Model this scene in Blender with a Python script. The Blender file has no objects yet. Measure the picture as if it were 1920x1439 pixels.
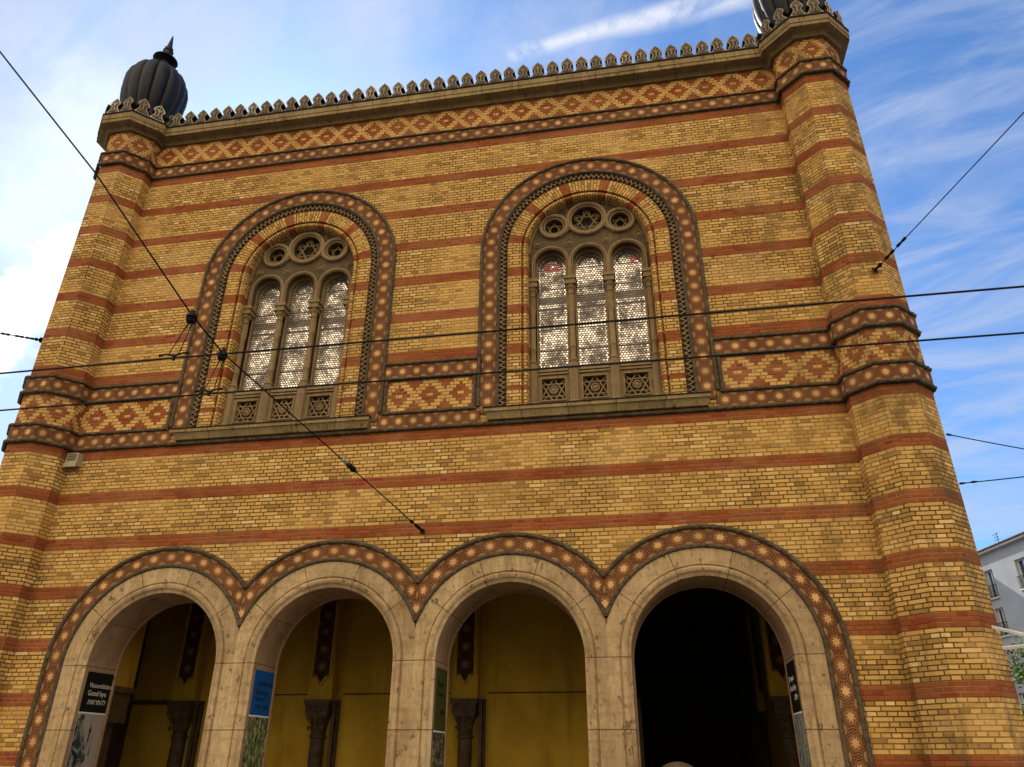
import bpy, bmesh, math, random
from mathutils import Vector, Matrix
random.seed(7)
C = bpy.context.scene.collection
PI = math.pi
R = math.radians

# ------------------------------------------------------------------ node helpers
class X:
    """a value socket with arithmetic"""
    def __init__(s, nt, k): s.nt, s.k = nt, k
    def _m(s, op, b=None, c=None, clamp=False): return mth(s.nt, op, s, b, c, clamp)
    def __add__(s, o): return s._m('ADD', o)
    def __sub__(s, o): return s._m('SUBTRACT', o)
    def __rsub__(s, o): return mth(s.nt, 'SUBTRACT', o, s)
    def __mul__(s, o): return s._m('MULTIPLY', o)
    def __truediv__(s, o): return s._m('DIVIDE', o)
    def __lt__(s, o): return s._m('LESS_THAN', o)
    def __gt__(s, o): return s._m('GREATER_THAN', o)
    __radd__ = __add__; __rmul__ = __mul__
    def floor(s): return s._m('FLOOR')
    def fract(s): return s._m('FRACT')
    def abs(s): return s._m('ABSOLUTE')
    def mod(s, o): return s._m('FLOORED_MODULO', o)
    def min(s, o): return s._m('MINIMUM', o)
    def max(s, o): return s._m('MAXIMUM', o)
    def pow(s, o): return s._m('POWER', o)
    def clamp(s): return mth(s.nt, 'ADD', s, 0.0, None, True)
    def ramp(s, a, b):
        n = s.nt.nodes.new('ShaderNodeMapRange'); n.interpolation_type = 'SMOOTHSTEP'
        s.nt.links.new(s.k, n.inputs[0]); n.inputs[1].default_value = a; n.inputs[2].default_value = b
        return X(s.nt, n.outputs[0])

def mth(nt, op, a, b=None, c=None, clamp=False):
    n = nt.nodes.new('ShaderNodeMath'); n.operation = op; n.use_clamp = clamp
    for i, v in enumerate((a, b, c)):
        if v is None: continue
        if isinstance(v, X): nt.links.new(v.k, n.inputs[i])
        else: n.inputs[i].default_value = v
    return X(nt, n.outputs[0])

class G:
    """material graph"""
    def __init__(s, name):
        s.mat = bpy.data.materials.new(name); s.mat.use_nodes = True
        s.nt = s.mat.node_tree; s.p = s.nt.nodes['Principled BSDF']
        s.p.inputs['Specular IOR Level'].default_value = 0.25
    def link(s, a, b): s.nt.links.new(a.k if isinstance(a, X) else a, b)
    def uv(s):
        n = s.nt.nodes.new('ShaderNodeUVMap'); n.uv_map = 'uv'
        q = s.nt.nodes.new('ShaderNodeSeparateXYZ'); s.nt.links.new(n.outputs[0], q.inputs[0])
        return X(s.nt, q.outputs[0]), X(s.nt, q.outputs[1])
    def pos(s):
        n = s.nt.nodes.new('ShaderNodeNewGeometry')
        q = s.nt.nodes.new('ShaderNodeSeparateXYZ'); s.nt.links.new(n.outputs['Position'], q.inputs[0])
        return [X(s.nt, q.outputs[i]) for i in range(3)]
    def vec(s, x, y, z=0.0):
        n = s.nt.nodes.new('ShaderNodeCombineXYZ')
        for i, v in enumerate((x, y, z)):
            if isinstance(v, X): s.nt.links.new(v.k, n.inputs[i])
            else: n.inputs[i].default_value = v
        return n.outputs[0]
    def coord(s, sx=1, sy=1, sz=1):
        n = s.nt.nodes.new('ShaderNodeNewGeometry')
        m = s.nt.nodes.new('ShaderNodeMapping'); m.inputs['Scale'].default_value = (sx, sy, sz)
        s.nt.links.new(n.outputs['Position'], m.inputs[0]); return m.outputs[0]
    def noise(s, v, scale, detail=3, rough=0.55, dist=0.0):
        n = s.nt.nodes.new('ShaderNodeTexNoise'); s.nt.links.new(v, n.inputs['Vector'])
        n.inputs['Scale'].default_value = scale; n.inputs['Detail'].default_value = detail
        n.inputs['Roughness'].default_value = rough; n.inputs['Distortion'].default_value = dist
        return X(s.nt, n.outputs['Fac'])
    def vor(s, v, scale, feature='F1'):
        n = s.nt.nodes.new('ShaderNodeTexVoronoi'); n.feature = feature
        s.nt.links.new(v, n.inputs['Vector']); n.inputs['Scale'].default_value = scale
        return X(s.nt, n.outputs['Distance'])
    def white(s, v):
        n = s.nt.nodes.new('ShaderNodeTexWhiteNoise'); n.noise_dimensions = '3D'; s.nt.links.new(v, n.inputs['Vector'])
        q = s.nt.nodes.new('ShaderNodeSeparateXYZ'); s.nt.links.new(n.outputs['Color'], q.inputs[0])
        return [X(s.nt, q.outputs[i]) for i in range(3)]
    def mix(s, f, a, b, mode='MIX'):
        n = s.nt.nodes.new('ShaderNodeMix'); n.data_type = 'RGBA'; n.blend_type = mode
        for i, v in ((0, f), (6, a), (7, b)):
            if isinstance(v, X): s.nt.links.new(v.k, n.inputs[i])
            elif hasattr(v, 'is_linked') or isinstance(v, bpy.types.NodeSocket): s.nt.links.new(v, n.inputs[i])
            elif i == 0: n.inputs[0].default_value = v
            else: n.inputs[i].default_value = (*v, 1)
        return n.outputs[2]
    def grey(s, x): return s.vec(x, x, x)
    def out(s, col=None, rough=None, metal=None, bump=None, bd=0.01, bs=0.6, spec=None):
        if col is not None:
            if isinstance(col, tuple): s.p.inputs['Base Color'].default_value = (*col, 1)
            else: s.nt.links.new(col, s.p.inputs['Base Color'])
        for k, v in (('Roughness', rough), ('Metallic', metal), ('Specular IOR Level', spec)):
            if v is None: continue
            if isinstance(v, X): s.nt.links.new(v.k, s.p.inputs[k])
            else: s.p.inputs[k].default_value = v
        if bump is not None:
            n = s.nt.nodes.new('ShaderNodeBump'); n.inputs['Distance'].default_value = bd; n.inputs['Strength'].default_value = bs
            s.nt.links.new(bump.k, n.inputs['Height']); s.nt.links.new(n.outputs[0], s.p.inputs['Normal'])
        return s.mat

# ------------------------------------------------------------------ measures (metres)
CO = 0.07492                    # one brick course
PITCH = 13 * CO                 # red stripe spacing
ZU, ZL = 9.223, 7.40            # centre of a red stripe above / below the string courses
TILE = 0.333
AX = [-5.07, -1.69, 1.69, 5.07]; AZ = 3.12
WX = [-3.384, 3.384]; WZ = 11.766; SILLZ = 7.86
TX, TR = 8.69, 0.70             # corner tower: centre and apothem
ZT = 16.33                      # top of brickwork

# ------------------------------------------------------------------ materials
YEL = ((.66, .395, .112), (.52, .292, .076), (.78, .53, .21))
def brick_mat(name, kind='wall'):
    g = G(name); u, v = g.uv(); nt = g.nt
    px, py, pz = g.pos()
    if kind in ('wall', 'jamb'):
        hi = v > 8.3
        v0 = v - (hi * (ZU - ZL) + (ZL - 1.5 * CO))
        row = (v0 / CO).floor(); rr = row.mod(13.0); red = rr < 2.5
        redrow = red
    else:                                   # diamond frieze: v measured from the band's centre
        v0 = v + 4.5 * CO
        row = (v0 / CO).floor(); r = row - 4.0
        ku = u / 0.64
        a = (ku.fract() - 0.5).abs() * 0.64
        b = ((ku + 0.5).fract() - 0.5).abs() * 0.64
        d1 = a + r.abs() * 0.068
        ra = r.abs()
        d2 = b + (5.0 - ra) * 0.068
        core = mth(nt, 'MULTIPLY', ra < 0.5, a < 0.066)
        red = ((d1 < 0.235).max(d2 < 0.235)) * (1.0 - core)
    odd = row.mod(2.0)
    wid = odd * 0.152 + 0.152
    jit = g.white(g.vec(row, 3.1, 7.7))[0]
    uu = (u + odd * 0.076 + (jit * 2.0).floor() * 0.152) / wid
    col = uu.floor()
    w1, w2, w3 = g.white(g.vec(col, row, 1.3))
    du = (uu.fract() - 0.5).abs(); du = (0.5 - du) * wid
    fv = (v0 / CO).fract(); dv = (0.5 - (fv - 0.5).abs()) * CO
    edge = du.min(dv)
    crisp = g.noise(g.coord(1, 1, 1.6), 0.42, 3, .6).ramp(.37, .58)      # where joints are dark and crisp, elsewhere washed out
    if kind == 'jamb': crisp = crisp * .3 + .7
    if kind == 'diamond': crisp = crisp * .25
    fine = g.noise(g.coord(), 9, 2)
    mort = 1.0 - (edge + (fine - 0.5) * 0.004).ramp(.0045, .0145)
    yel = g.mix(w1.ramp(.15, .95), YEL[1], YEL[0])
    yel = g.mix((w2 > 0.93) * (crisp * 0.6 + 0.3), yel, YEL[2])
    if kind == 'diamond': yel = g.mix(.40, yel, (.70, .41, .125))
    yel = g.mix((w3 < 0.10) * (0.2 if kind == 'diamond' else 0.6), yel, (.20, .108, .030))
    redc = g.mix(w1, (.235, .066, .019), (.325, .096, .027))
    redc = g.mix((w2 > 0.9) * 0.7, redc, (.23, .030, .014))
    base = g.mix(red, yel, redc)
    mcol = g.mix(crisp, (.40, .225, .072), (.085, .046, .016))
    rmc = g.mix(g.noise(g.coord(), .7, 2).ramp(.42, .6), (.24, .062, .016), (.40, .18, .08))
    mcol = g.mix(red, mcol, rmc)
    base = g.mix(mort * (1.0 - red * 0.25), base, mcol)
    # grime: patches with a shape of their own and thin runs of dirty water
    dirt = g.noise(g.coord(1, 1, .55), .8, 6, .62, .4).ramp(.47, .80)
    runs = g.noise(g.coord(3.2, 3.2, .22), 1.4, 4, .6).ramp(.55, .82)
    spots = g.noise(g.coord(), 5.5, 3, .6).ramp(.66, .80)
    dirt2 = g.noise(g.coord(1, 1, .8), .33, 5, .65, .8).ramp(.50, .72); dirt3 = g.noise(g.coord(1, 1, 1), 2.6, 5, .7, .3).ramp(.55, .74)
    base = g.mix((dirt * 0.44 + runs * 0.55 * (dirt2 * .8 + .35) + spots * 0.40 + dirt2 * dirt3 * .85).clamp(), base, (.105, .055, .018))
    wz = px.ramp(4.6, 9.2) * .85 + (0.0 - px).ramp(7.4, 9.6) * .3
    wst = (g.noise(g.coord(1.6, 1.6, .8), 1.5, 6, .68, .5).ramp(.46, .66)) * wz
    base = g.mix(wst * .80, base, (.125, .075, .028))
    rep_ = g.noise(g.coord(.7, .7, 1.5), .55, 2, .4).ramp(.60, .64)
    base = g.mix(rep_ * .30 * (1.0 - red), base, (.66, .41, .15)); base = g.mix(rep_ * .35 * red, base, (.36, .13, .06))
    pale = g.noise(g.coord(.5, .5, 1.4), .75, 3).ramp(.60, .78)
    base = g.mix(pale * 0.25, base, (.56, .34, .13))
    h = edge.ramp(.0, .012) + w2 * 0.35 + fine * 0.25
    return g.out(base, .88, bump=h, bd=.012, bs=.7, spec=.15)

def star_mat(name='star_tile', k=1.0):
    g = G(name); u, v = g.uv(); nt = g.nt
    ti = u.floor()
    x = (u.fract() - 0.5) * 1.12; y = v - 0.5
    th = mth(nt, 'ARCTAN2', y, x); r = (x * x + y * y).pow(0.5)
    def star(rot, rin):
        a = ((th + (rot + 10 * PI)).mod(PI / 4) - PI / 8).abs()      # 0 at notch .. pi/8 at tip
        a = PI / 8 - a                                              # 0 at tip
        tx, nx, ny = 1.0, rin * math.cos(PI / 8), rin * math.sin(PI / 8)
        n0, n1 = ny, tx - nx; c = n0 * tx
        return r * (mth(nt, 'COSINE', a) * (n0 / c) + mth(nt, 'SINE', a) * (n1 / c))
    inner = star(PI / 8, .50) / 0.315
    outer = star(PI / 8, .77) / 0.50
    w = g.white(g.vec(ti, 2.0, 5.0))[0]
    star_in = 1.0 - inner.ramp(.92, 1.04)
    halo = (1.0 - inner.ramp(1.15, 1.45)) * (1.0 - star_in)
    groove = 1.0 - (outer - 0.98).abs().ramp(.02, .09)
    groove2 = 1.0 - (outer - 1.28).abs().ramp(.02, .09)
    corner = outer > 1.36
    worn = g.noise(g.coord(), 2.2, 4, .6)
    terr = g.mix(w, (.27, .110, .034), (.20, .074, .022))
    terr = g.mix(corner * 0.8, terr, (.33, .185, .075))
    c = g.mix(halo * .7, terr, (.11, .038, .015))
    c = g.mix((groove.max(groove2)) * .95, c, (.038, .015, .007))
    cream = g.mix((w * 7.0).fract(), (.68, .39, .155), (.50, .265, .095))
    c = g.mix(star_in, c, cream)
    fade = g.noise(g.coord(), 1.1, 3, .6).ramp(.5, .75)
    c = g.mix(fade * .16, c, (.20, .105, .045))
    seam = (u.fract() - 0.5).abs().ramp(.485, .50)
    c = g.mix(seam * .6, c, (.06, .03, .015))
    c = g.mix(worn.ramp(.52, .78) * .55, c, (.11, .072, .036))
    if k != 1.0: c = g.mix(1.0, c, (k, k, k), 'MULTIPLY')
    h = star_in * 0.5 - groove.max(groove2) * 0.7
    return g.out(c, .8, bump=h, bd=.012, bs=.8, spec=.2)

def stone_mat(name, c1, c2, dark, pits=1.0, joint=0.0, green=0.0, sc=1.0):
    g = G(name)
    n1 = g.noise(g.coord(1, 1, .45), 1.6 * sc, 5, .6, .3); n2 = g.noise(g.coord(1.3, 1.3, .35), 7 * sc, 4, .65, .6)
    c = g.mix(n1.ramp(.3, .72), c1, c2)
    vein = (n2 - 0.5).abs().ramp(.0, .09)
    c = g.mix((1.0 - vein) * .22, c, dark)
    p = g.noise(g.coord(1, 1, .7), 13 * sc, 5, .7).ramp(.60, .70)
    p2 = g.noise(g.coord(1, 1, .75), 6.0 * sc, 4, .75).ramp(.585, .665)
    pit = (p * .7).max(p2 * .8) * pits
    c = g.mix(pit, c, dark)
    if green: c = g.mix(g.noise(g.coord(1, 1, .6), 1.9, 4, .6).ramp(.48, .7) * green, c, (.155, .15, .055))
    st = g.noise(g.coord(5, 5, .3), 1.0, 4, .6).ramp(.52, .78)
    c = g.mix(st * .5, c, dark)
    if name == 'merlon_stone':
        oi = g.nt.nodes.new('ShaderNodeObjectInfo'); c = g.mix((X(g.nt, oi.outputs['Random']) > .82) * .75, c, (.62, .50, .34))
    if name == 'travertine':
        bd_ = g.noise(g.coord(.6, .6, 3.0), 2.6, 5, .6, .5); c = g.mix(bd_.ramp(.50, .62) * .35, c, (.26, .155, .065))
        ps = g.noise(g.coord(4.5, 4.5, .16), 1.0, 3, .5).ramp(.60, .74); c = g.mix(ps * .45, c, (.66, .50, .30))
        ds = g.noise(g.coord(1, 1, .5), 2.2, 6, .72).ramp(.56, .72); c = g.mix(ds * .5, c, (.15, .088, .036))
    h = n2 * .4 - pit * .6
    if joint:
        u, v = g.uv()
        f = (0.5 - ((u / joint).fract() - 0.5).abs()) * joint
        j = 1.0 - f.ramp(.003, .010)
        blk = g.white(g.vec((u / joint).floor(), 1.0, 9.0))[0]
        c = g.mix(blk * .22, c, dark)
        c = g.mix(j * .85, c, (.05, .03, .015)); h = h - j
    return g.out(c, .82, bump=h, bd=.012, bs=.6, spec=.2)

M = {}
M['brick'] = brick_mat('striped_brick'); M['jamb'] = brick_mat('jamb_brick', 'jamb'); M['frieze'] = brick_mat('diamond_brick', 'diamond')
M['star'] = star_mat(); M['star_dark'] = star_mat('shaded_star_tile', .30)  # second one: same tile darkened, porch shade put into its colour
M['travertine'] = stone_mat('travertine', (.40, .268, .125), (.60, .42, .215), (.10, .056, .024), 1.0, 1.10)
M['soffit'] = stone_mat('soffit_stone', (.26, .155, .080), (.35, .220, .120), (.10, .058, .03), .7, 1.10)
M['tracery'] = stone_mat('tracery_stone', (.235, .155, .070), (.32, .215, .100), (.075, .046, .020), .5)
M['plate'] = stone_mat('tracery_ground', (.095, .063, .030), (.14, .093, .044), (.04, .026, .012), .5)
M['cornice'] = stone_mat('cornice_stone', (.28, .19, .078), (.42, .29, .125), (.055, .036, .014), 1.0, .95, .4)
M['bed'] = stone_mat('bed_stone', (.195, .128, .052), (.265, .175, .074), (.055, .036, .015), .8, 1.15)
M['merlon'] = stone_mat('merlon_stone', (.33, .25, .155), (.44, .34, .215), (.09, .064, .04), .5)

def simple(name, col, rough=.6, metal=0, var=.3, scale=4, spec=.3, bump=.4):
    g = G(name); n = g.noise(g.coord(), scale, 4, .6)
    c = g.mix(n.ramp(.3, .75), tuple(x * (1 - var) for x in col), tuple(min(1, x * (1 + var * .6)) for x in col))
    return g.out(c, rough, metal, bump=n, bd=.006, bs=bump, spec=spec)
M['rope'] = simple('rope_stone', (.105, .072, .036), .85, 0, .45, 9)
M['zig'] = simple('zigzag_stone', (.27, .18, .085), .85, 0, .4, 6)
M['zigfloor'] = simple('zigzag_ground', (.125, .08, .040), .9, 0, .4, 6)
M['carve'] = simple('dark_carving', (.085, .062, .040), .85, 0, .5, 24, bump=1)
M['merlon_side'] = simple('dark_side_stone', (.018, .014, .012), .9, 0, .4, 5)  # merlon sides and backs, far darker than the fronts
M['dome'] = simple('dome_copper', (.0115, .010, .011), .5, 0, .5, 3.5, .22, .5)
M['lead'] = simple('lead_capping', (.014, .013, .013), .7, 0, .3, 4, .12)
M['wire'] = simple('wire_metal', (.008, .0075, .008), .6, 0, .3, 8, .12)
M['galv'] = simple('galvanised_metal', (.45, .46, .46), .45, .6, .2, 10)
M['ceramic'] = simple('insulator_brown', (.012, .008, .006), .5, 0, .3, 10, .15)
def plaster_mat():
    g = G('ochre_plaster'); n = g.noise(g.coord(1, 1, .6), 1.1, 6, .65, .4)
    c = g.mix(n.ramp(.3, .7), (.34, .195, .016), (.50, .305, .032))
    st = g.noise(g.coord(4, 4, .3), 1.0, 5, .6).ramp(.54, .76); c = g.mix(st * .45, c, (.16, .09, .016))
    bl = g.noise(g.coord(), 3.0, 5, .7, .6).ramp(.60, .72); c = g.mix(bl * .35, c, (.20, .12, .025))
    return g.out(c, .9, bump=n, bd=.01, bs=.3, spec=.1)
M['plaster'] = plaster_mat()
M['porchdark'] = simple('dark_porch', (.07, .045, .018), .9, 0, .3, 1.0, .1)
M['colstone'] = simple('brown_column_stone', (.085, .052, .024), .7, 0, .4, 9, .3, 1)
M['beige'] = simple('beige_plastic', (.40, .33, .19), .5, 0, .12, 6)
M['slot'] = simple('dark_slot', (.05, .045, .04), .7)
M['whitepaint'] = simple('white_paint', (.82, .79, .74), .45, 0, .12, 6, .4)
M['render'] = simple('grey_render', (.38, .40, .43), .92, 0, .10, .8, .1)
M['roof'] = simple('roof_tile', (.16, .10, .075), .8, 0, .4, 3)
M['frame'] = simple('window_frame', (.62, .62, .60), .5, 0, .1, 5)
M['iron'] = simple('black_iron', (.02, .02, .022), .5, .4, .3, 8)
M['asphalt'] = simple('asphalt', (.050, .049, .048), .9, 0, .35, 1.2, .2)
M['paving'] = simple('paving', (.30, .27, .23), .88, 0, .2, 1.0, .2)
M['bark'] = simple('bark', (.09, .06, .04), .9, 0, .4, 8)
M['ball'] = stone_mat('post_stone', (.075, .052, .028), (.12, .085, .048), (.04, .028, .016), .5, sc=2)

def leaf_mat():
    g = G('leaf'); n = g.nt.nodes.new('ShaderNodeObjectInfo')
    w = g.noise(g.coord(), 3.0, 2)
    c = g.mix(w.ramp(.35, .65), (.035, .085, .004), (.13, .22, .012))
    g.p.inputs['Transmission Weight'].default_value = 0
    g.p.inputs['Subsurface Weight'].default_value = 0.0
    m = g.out(c, .6)
    t = g.nt.nodes.new('ShaderNodeBsdfTranslucent'); g.nt.links.new(c, t.inputs[0])
    a = g.nt.nodes.new('ShaderNodeMixShader'); a.inputs[0].default_value = .35
    o = [x for x in g.nt.nodes if x.type == 'OUTPUT_MATERIAL'][0]
    g.nt.links.new(g.p.outputs[0], a.inputs[1]); g.nt.links.new(t.outputs[0], a.inputs[2]); g.nt.links.new(a.outputs[0], o.inputs[0])
    return m
M['leaf'] = leaf_mat()

def glass_mat():
    g = G('leaded_glass'); u, v = g.uv()
    cw, ch = .064, .054
    row = (v / ch).floor(); ox = row.mod(2.0) * .5
    uu = u / cw + ox; col = uu.floor()
    x = (uu.fract() - .5) * 2.0; y = ((v / ch).fract() - .5) * 2.0
    w1, w2, w3 = g.white(g.vec(col, row, 4.4))
    d = (x.abs().pow(2.4) + y.abs().pow(2.4)).pow(1 / 2.4)
    body = 1.0 - d.ramp(.66, .95)
    bar = ((v / .52).fract() - .5).abs().ramp(.455, .475)       # saddle bars
    loc = (u - 3.384 + .4225).mod(.845) - .4225
    head = (v - 11.49).max(0.0); rr_ = (loc * loc + head * head).pow(.5)
    border = (rr_ > .262)
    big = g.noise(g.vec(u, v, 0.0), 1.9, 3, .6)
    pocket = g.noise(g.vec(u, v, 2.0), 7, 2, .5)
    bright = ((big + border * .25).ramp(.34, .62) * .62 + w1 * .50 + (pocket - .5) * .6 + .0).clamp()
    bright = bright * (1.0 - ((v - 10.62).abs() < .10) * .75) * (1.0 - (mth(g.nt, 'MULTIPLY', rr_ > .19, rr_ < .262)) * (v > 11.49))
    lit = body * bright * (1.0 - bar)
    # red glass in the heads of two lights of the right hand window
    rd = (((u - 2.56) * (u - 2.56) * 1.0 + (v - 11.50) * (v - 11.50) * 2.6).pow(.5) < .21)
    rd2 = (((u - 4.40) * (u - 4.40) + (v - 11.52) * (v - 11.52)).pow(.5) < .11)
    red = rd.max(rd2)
    c = g.mix(lit, (.034, .020, .009), (.92, .81, .66))  # bright cells: sky reflection patterned into colour and metallic
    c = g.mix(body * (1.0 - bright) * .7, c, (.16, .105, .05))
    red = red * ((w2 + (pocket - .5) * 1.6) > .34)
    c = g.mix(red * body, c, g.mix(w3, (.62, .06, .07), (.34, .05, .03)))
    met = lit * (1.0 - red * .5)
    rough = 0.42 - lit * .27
    h = body + w3 * .3 + x * (w2 - .5) * .9 + y * (w3 - .5) * .9
    return g.out(c, rough, met, bump=h, bd=.008, bs=.5, spec=.5)
M['glass'] = glass_mat()
def pane_mat(name, c, rough=.08):
    g = G(name); return g.out(c, rough, 0, spec=1.0)
M['pane'] = pane_mat('window_pane', (.03, .06, .11)); M['pane'].node_tree.nodes['Principled BSDF'].inputs['Metallic'].default_value = .35

def flat(name, col, rough=.6):
    g = G(name); n = g.noise(g.coord(), 3, 2)
    return g.out(g.mix(n * .3, col, tuple(x * .75 for x in col)), rough, spec=.25)
M['b_black'] = flat('banner_black', (.006, .006, .006)); M['b_blue'] = flat('banner_blue', (.003, .075, .27))
M['b_olive'] = flat('banner_olive', (.055, .06, .012)); M['b_white'] = flat('banner_white', (.75, .75, .72))
M['ink_light'] = flat('light_lettering', (.62, .60, .52)); M['ink_dark'] = flat('dark_lettering', (.010, .012, .02))
M['b_grey'] = flat('photo_sky', (.33, .28, .235)); M['b_shape'] = None
def photo_mat(name, cols, sx, sy, sc):
    g = G(name); px, py, pz = g.pos()
    n = g.noise(g.vec(py * sx, pz * sy, px), sc, 5, .7, 1.2)
    k = g.vor(g.vec(py * sx, pz * sy, px), sc * 1.3)
    c = g.mix(n.ramp(.38, .52), cols[0], cols[1]); c = g.mix(((k * 1.6).ramp(.45, .9)) * n.ramp(.45, .6), c, cols[2])
    return g.out(c, .6)
M['p_build'] = photo_mat('photo_building', ((.008, .010, .012), (.045, .055, .052), (.26, .26, .22)), 1.0, .8, 5)
M['p_leaf'] = photo_mat('photo_leaves', ((.012, .022, .006), (.10, .13, .035), (.36, .34, .18)), 2.4, 1.0, 6)
M['p_crowd'] = photo_mat('photo_old', ((.010, .010, .008), (.035, .032, .02), (.28, .25, .16)), 1.6, 1.2, 9)
M['p_street'] = photo_mat('photo_street', ((.05, .06, .055), (.20, .22, .19), (.36, .37, .32)), 2.5, 1.2, 5)

# ------------------------------------------------------------------ mesh builder
class MB:
    def __init__(s): s.v, s.f, s.uv, s.mi, s.m = [], [], [], [], 0
    def face(s, pts, uvs=None, m=None):
        i0 = len(s.v); s.v += [tuple(p) for p in pts]; s.f.append(tuple(range(i0, i0 + len(pts))))
        s.uv += list(uvs) if uvs else [(p[0], p[2]) for p in pts]
        s.mi.append(s.m if m is None else m)
    def box(s, x0, x1, y0, y1, z0, z1, m=None):
        p = [(x, y, z) for z in (z0, z1) for y in (y0, y1) for x in (x0, x1)]
        for q in ((0, 1, 5, 4), (1, 3, 7, 5), (3, 2, 6, 7), (2, 0, 4, 6), (4, 5, 7, 6), (2, 3, 1, 0)):
            P = [p[i] for i in q]
            if q in ((1, 3, 7, 5), (2, 0, 4, 6)): U = [(a[1], a[2]) for a in P]
            elif q in ((4, 5, 7, 6), (2, 3, 1, 0)): U = [(a[0], a[1]) for a in P]
            else: U = [(a[0], a[2]) for a in P]
            s.face(P, U, m)
    def prism(s, poly, y0, y1, m=None, ms=None):
        """polygon in XZ (counter clockwise seen from -y) extruded from y0 (front) to y1"""
        n = len(poly)
        s.face([(x, y0, z) for x, z in poly], None, m)
        s.face([(x, y1, z) for x, z in reversed(poly)], None, m if ms is None else ms)
        for i in range(n):
            a, b = poly[i], poly[(i + 1) % n]
            s.face([(a[0], y0, a[1]), (a[0], y1, a[1]), (b[0], y1, b[1]), (b[0], y0, b[1])], None, m if ms is None else ms)
    def lathe(s, prof, c, n=24, axis=(0, 0, 1), m=None, rib=None):
        c = Vector(c); ax = Vector(axis).normalized()
        a = ax.orthogonal().normalized(); b = ax.cross(a)
        def pt(r, h, k):
            t = 2 * PI * k / n; rr = r * (rib(t, h) if rib else 1)
            return c + ax * h + (a * math.cos(t) + b * math.sin(t)) * rr
        for i in range(len(prof) - 1):
            for k in range(n):
                q = [pt(*prof[i], k), pt(*prof[i], k + 1), pt(*prof[i + 1], k + 1), pt(*prof[i + 1], k)]
                U = [(k / n, prof[i][1]), ((k + 1) / n, prof[i][1]), ((k + 1) / n, prof[i + 1][1]), (k / n, prof[i + 1][1])]
                if prof[i][0] < 1e-6: q, U = q[1:], U[1:]
                elif prof[i + 1][0] < 1e-6: q, U = q[:3], U[:3]
                s.face(q, U, m)
    def tube(s, pts, r, n=6, m=None, caps=True):
        pts = [Vector(p) for p in pts]; rings = []
        for i, p in enumerate(pts):
            t = (pts[min(i + 1, len(pts) - 1)] - pts[max(i - 1, 0)]).normalized()
            a = t.cross(Vector((0, .31, .95))); a = a.normalized() if a.length > 1e-4 else t.orthogonal().normalized()
            b = t.cross(a)
            rr = r[i] if isinstance(r, (list, tuple)) else r
            rings.append([p + (a * math.cos(2 * PI * k / n) + b * math.sin(2 * PI * k / n)) * rr for k in range(n)])
        for i in range(len(rings) - 1):
            for k in range(n):
                s.face([rings[i][k], rings[i + 1][k], rings[i + 1][(k + 1) % n], rings[i][(k + 1) % n]], None, m)
        if caps:
            s.face(rings[0], None, m); s.face(list(reversed(rings[-1])), None, m)
    def build(s, name, mats, parent=None, smooth=None, fix=True):
        me = bpy.data.meshes.new(name); me.from_pydata(s.v, [], s.f)
        ul = me.uv_layers.new(name='uv')
        for i, q in enumerate(s.uv): ul.data[i].uv = q
        mats = mats if isinstance(mats, (list, tuple)) else [mats]
        for m in mats: me.materials.append(m)
        me.polygons.foreach_set('material_index', s.mi)
        bm = bmesh.new(); bm.from_mesh(me)
        bmesh.ops.remove_doubles(bm, verts=bm.verts, dist=.0004)
        bmesh.ops.dissolve_degenerate(bm, edges=bm.edges, dist=.0003)
        if fix: bmesh.ops.recalc_face_normals(bm, faces=bm.faces)
        bm.to_mesh(me); bm.free()
        if smooth is not None:
            me.polygons.foreach_set('use_smooth', [True] * len(me.polygons)); me.set_sharp_from_angle(angle=R(smooth))
        return put(name, me, parent)

def put(name, me, parent=None):
    o = bpy.data.objects.new(name, me); C.objects.link(o)
    if parent is not None: adopt(o, parent)
    return o
BASE = {}
def adopt(o, parent):
    o.parent = parent; o.matrix_parent_inverse = Matrix.Translation(-BASE.get(parent.name, Vector((0, 0, 0))))
    BASE[o.name] = Vector((0, 0, 0))
def thing(name, label, cat, loc=(0, 0, 0), group=None):
    o = bpy.data.objects.new(name, None); C.objects.link(o); o.location = loc; o.empty_display_size = .3
    BASE[o.name] = Vector(loc)
    return tag(o, label, cat, group)
def tag(o, label, cat, group=None):
    o['label'] = label; o['category'] = cat
    if group: o['group'] = group
    return o
def kind(o, k): o['kind'] = k; return o

def curve_fill(name, splines, y0, y1, mat, parent, bevel=0.0):
    """flat shape with holes in the XZ plane, from y0 (front) to y1"""
    cu = bpy.data.curves.new(name, 'CURVE'); cu.dimensions = '2D'; cu.fill_mode = 'BOTH'
    cu.extrude = (y1 - y0) / 2 - bevel; cu.bevel_depth = bevel; cu.bevel_resolution = 1
    if bevel: cu.offset = -bevel
    for sp in splines:
        s = cu.splines.new('POLY'); s.points.add(len(sp) - 1); s.use_cyclic_u = True
        for q, (x, z) in zip(s.points, sp): q.co = (x, z, 0, 1)
    tmp = bpy.data.objects.new('tmp', cu); C.objects.link(tmp)
    dg = bpy.context.evaluated_depsgraph_get(); dg.update()
    me = bpy.data.meshes.new_from_object(tmp.evaluated_get(dg)); bpy.data.objects.remove(tmp)
    me.transform(Matrix(((1, 0, 0, 0), (0, 0, -1, (y0 + y1) / 2), (0, 1, 0, 0), (0, 0, 0, 1))))
    me.materials.clear(); me.materials.append(mat); me.name = name
    for ul in list(me.uv_layers): me.uv_layers.remove(ul)
    ul = me.uv_layers.new(name='uv')
    for l in me.loops:
        c = me.vertices[l.vertex_index].co; ul.data[l.index].uv = (c.x, c.z)
    me.polygons.foreach_set('use_smooth', [False] * len(me.polygons))
    return put(name, me, parent)

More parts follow.
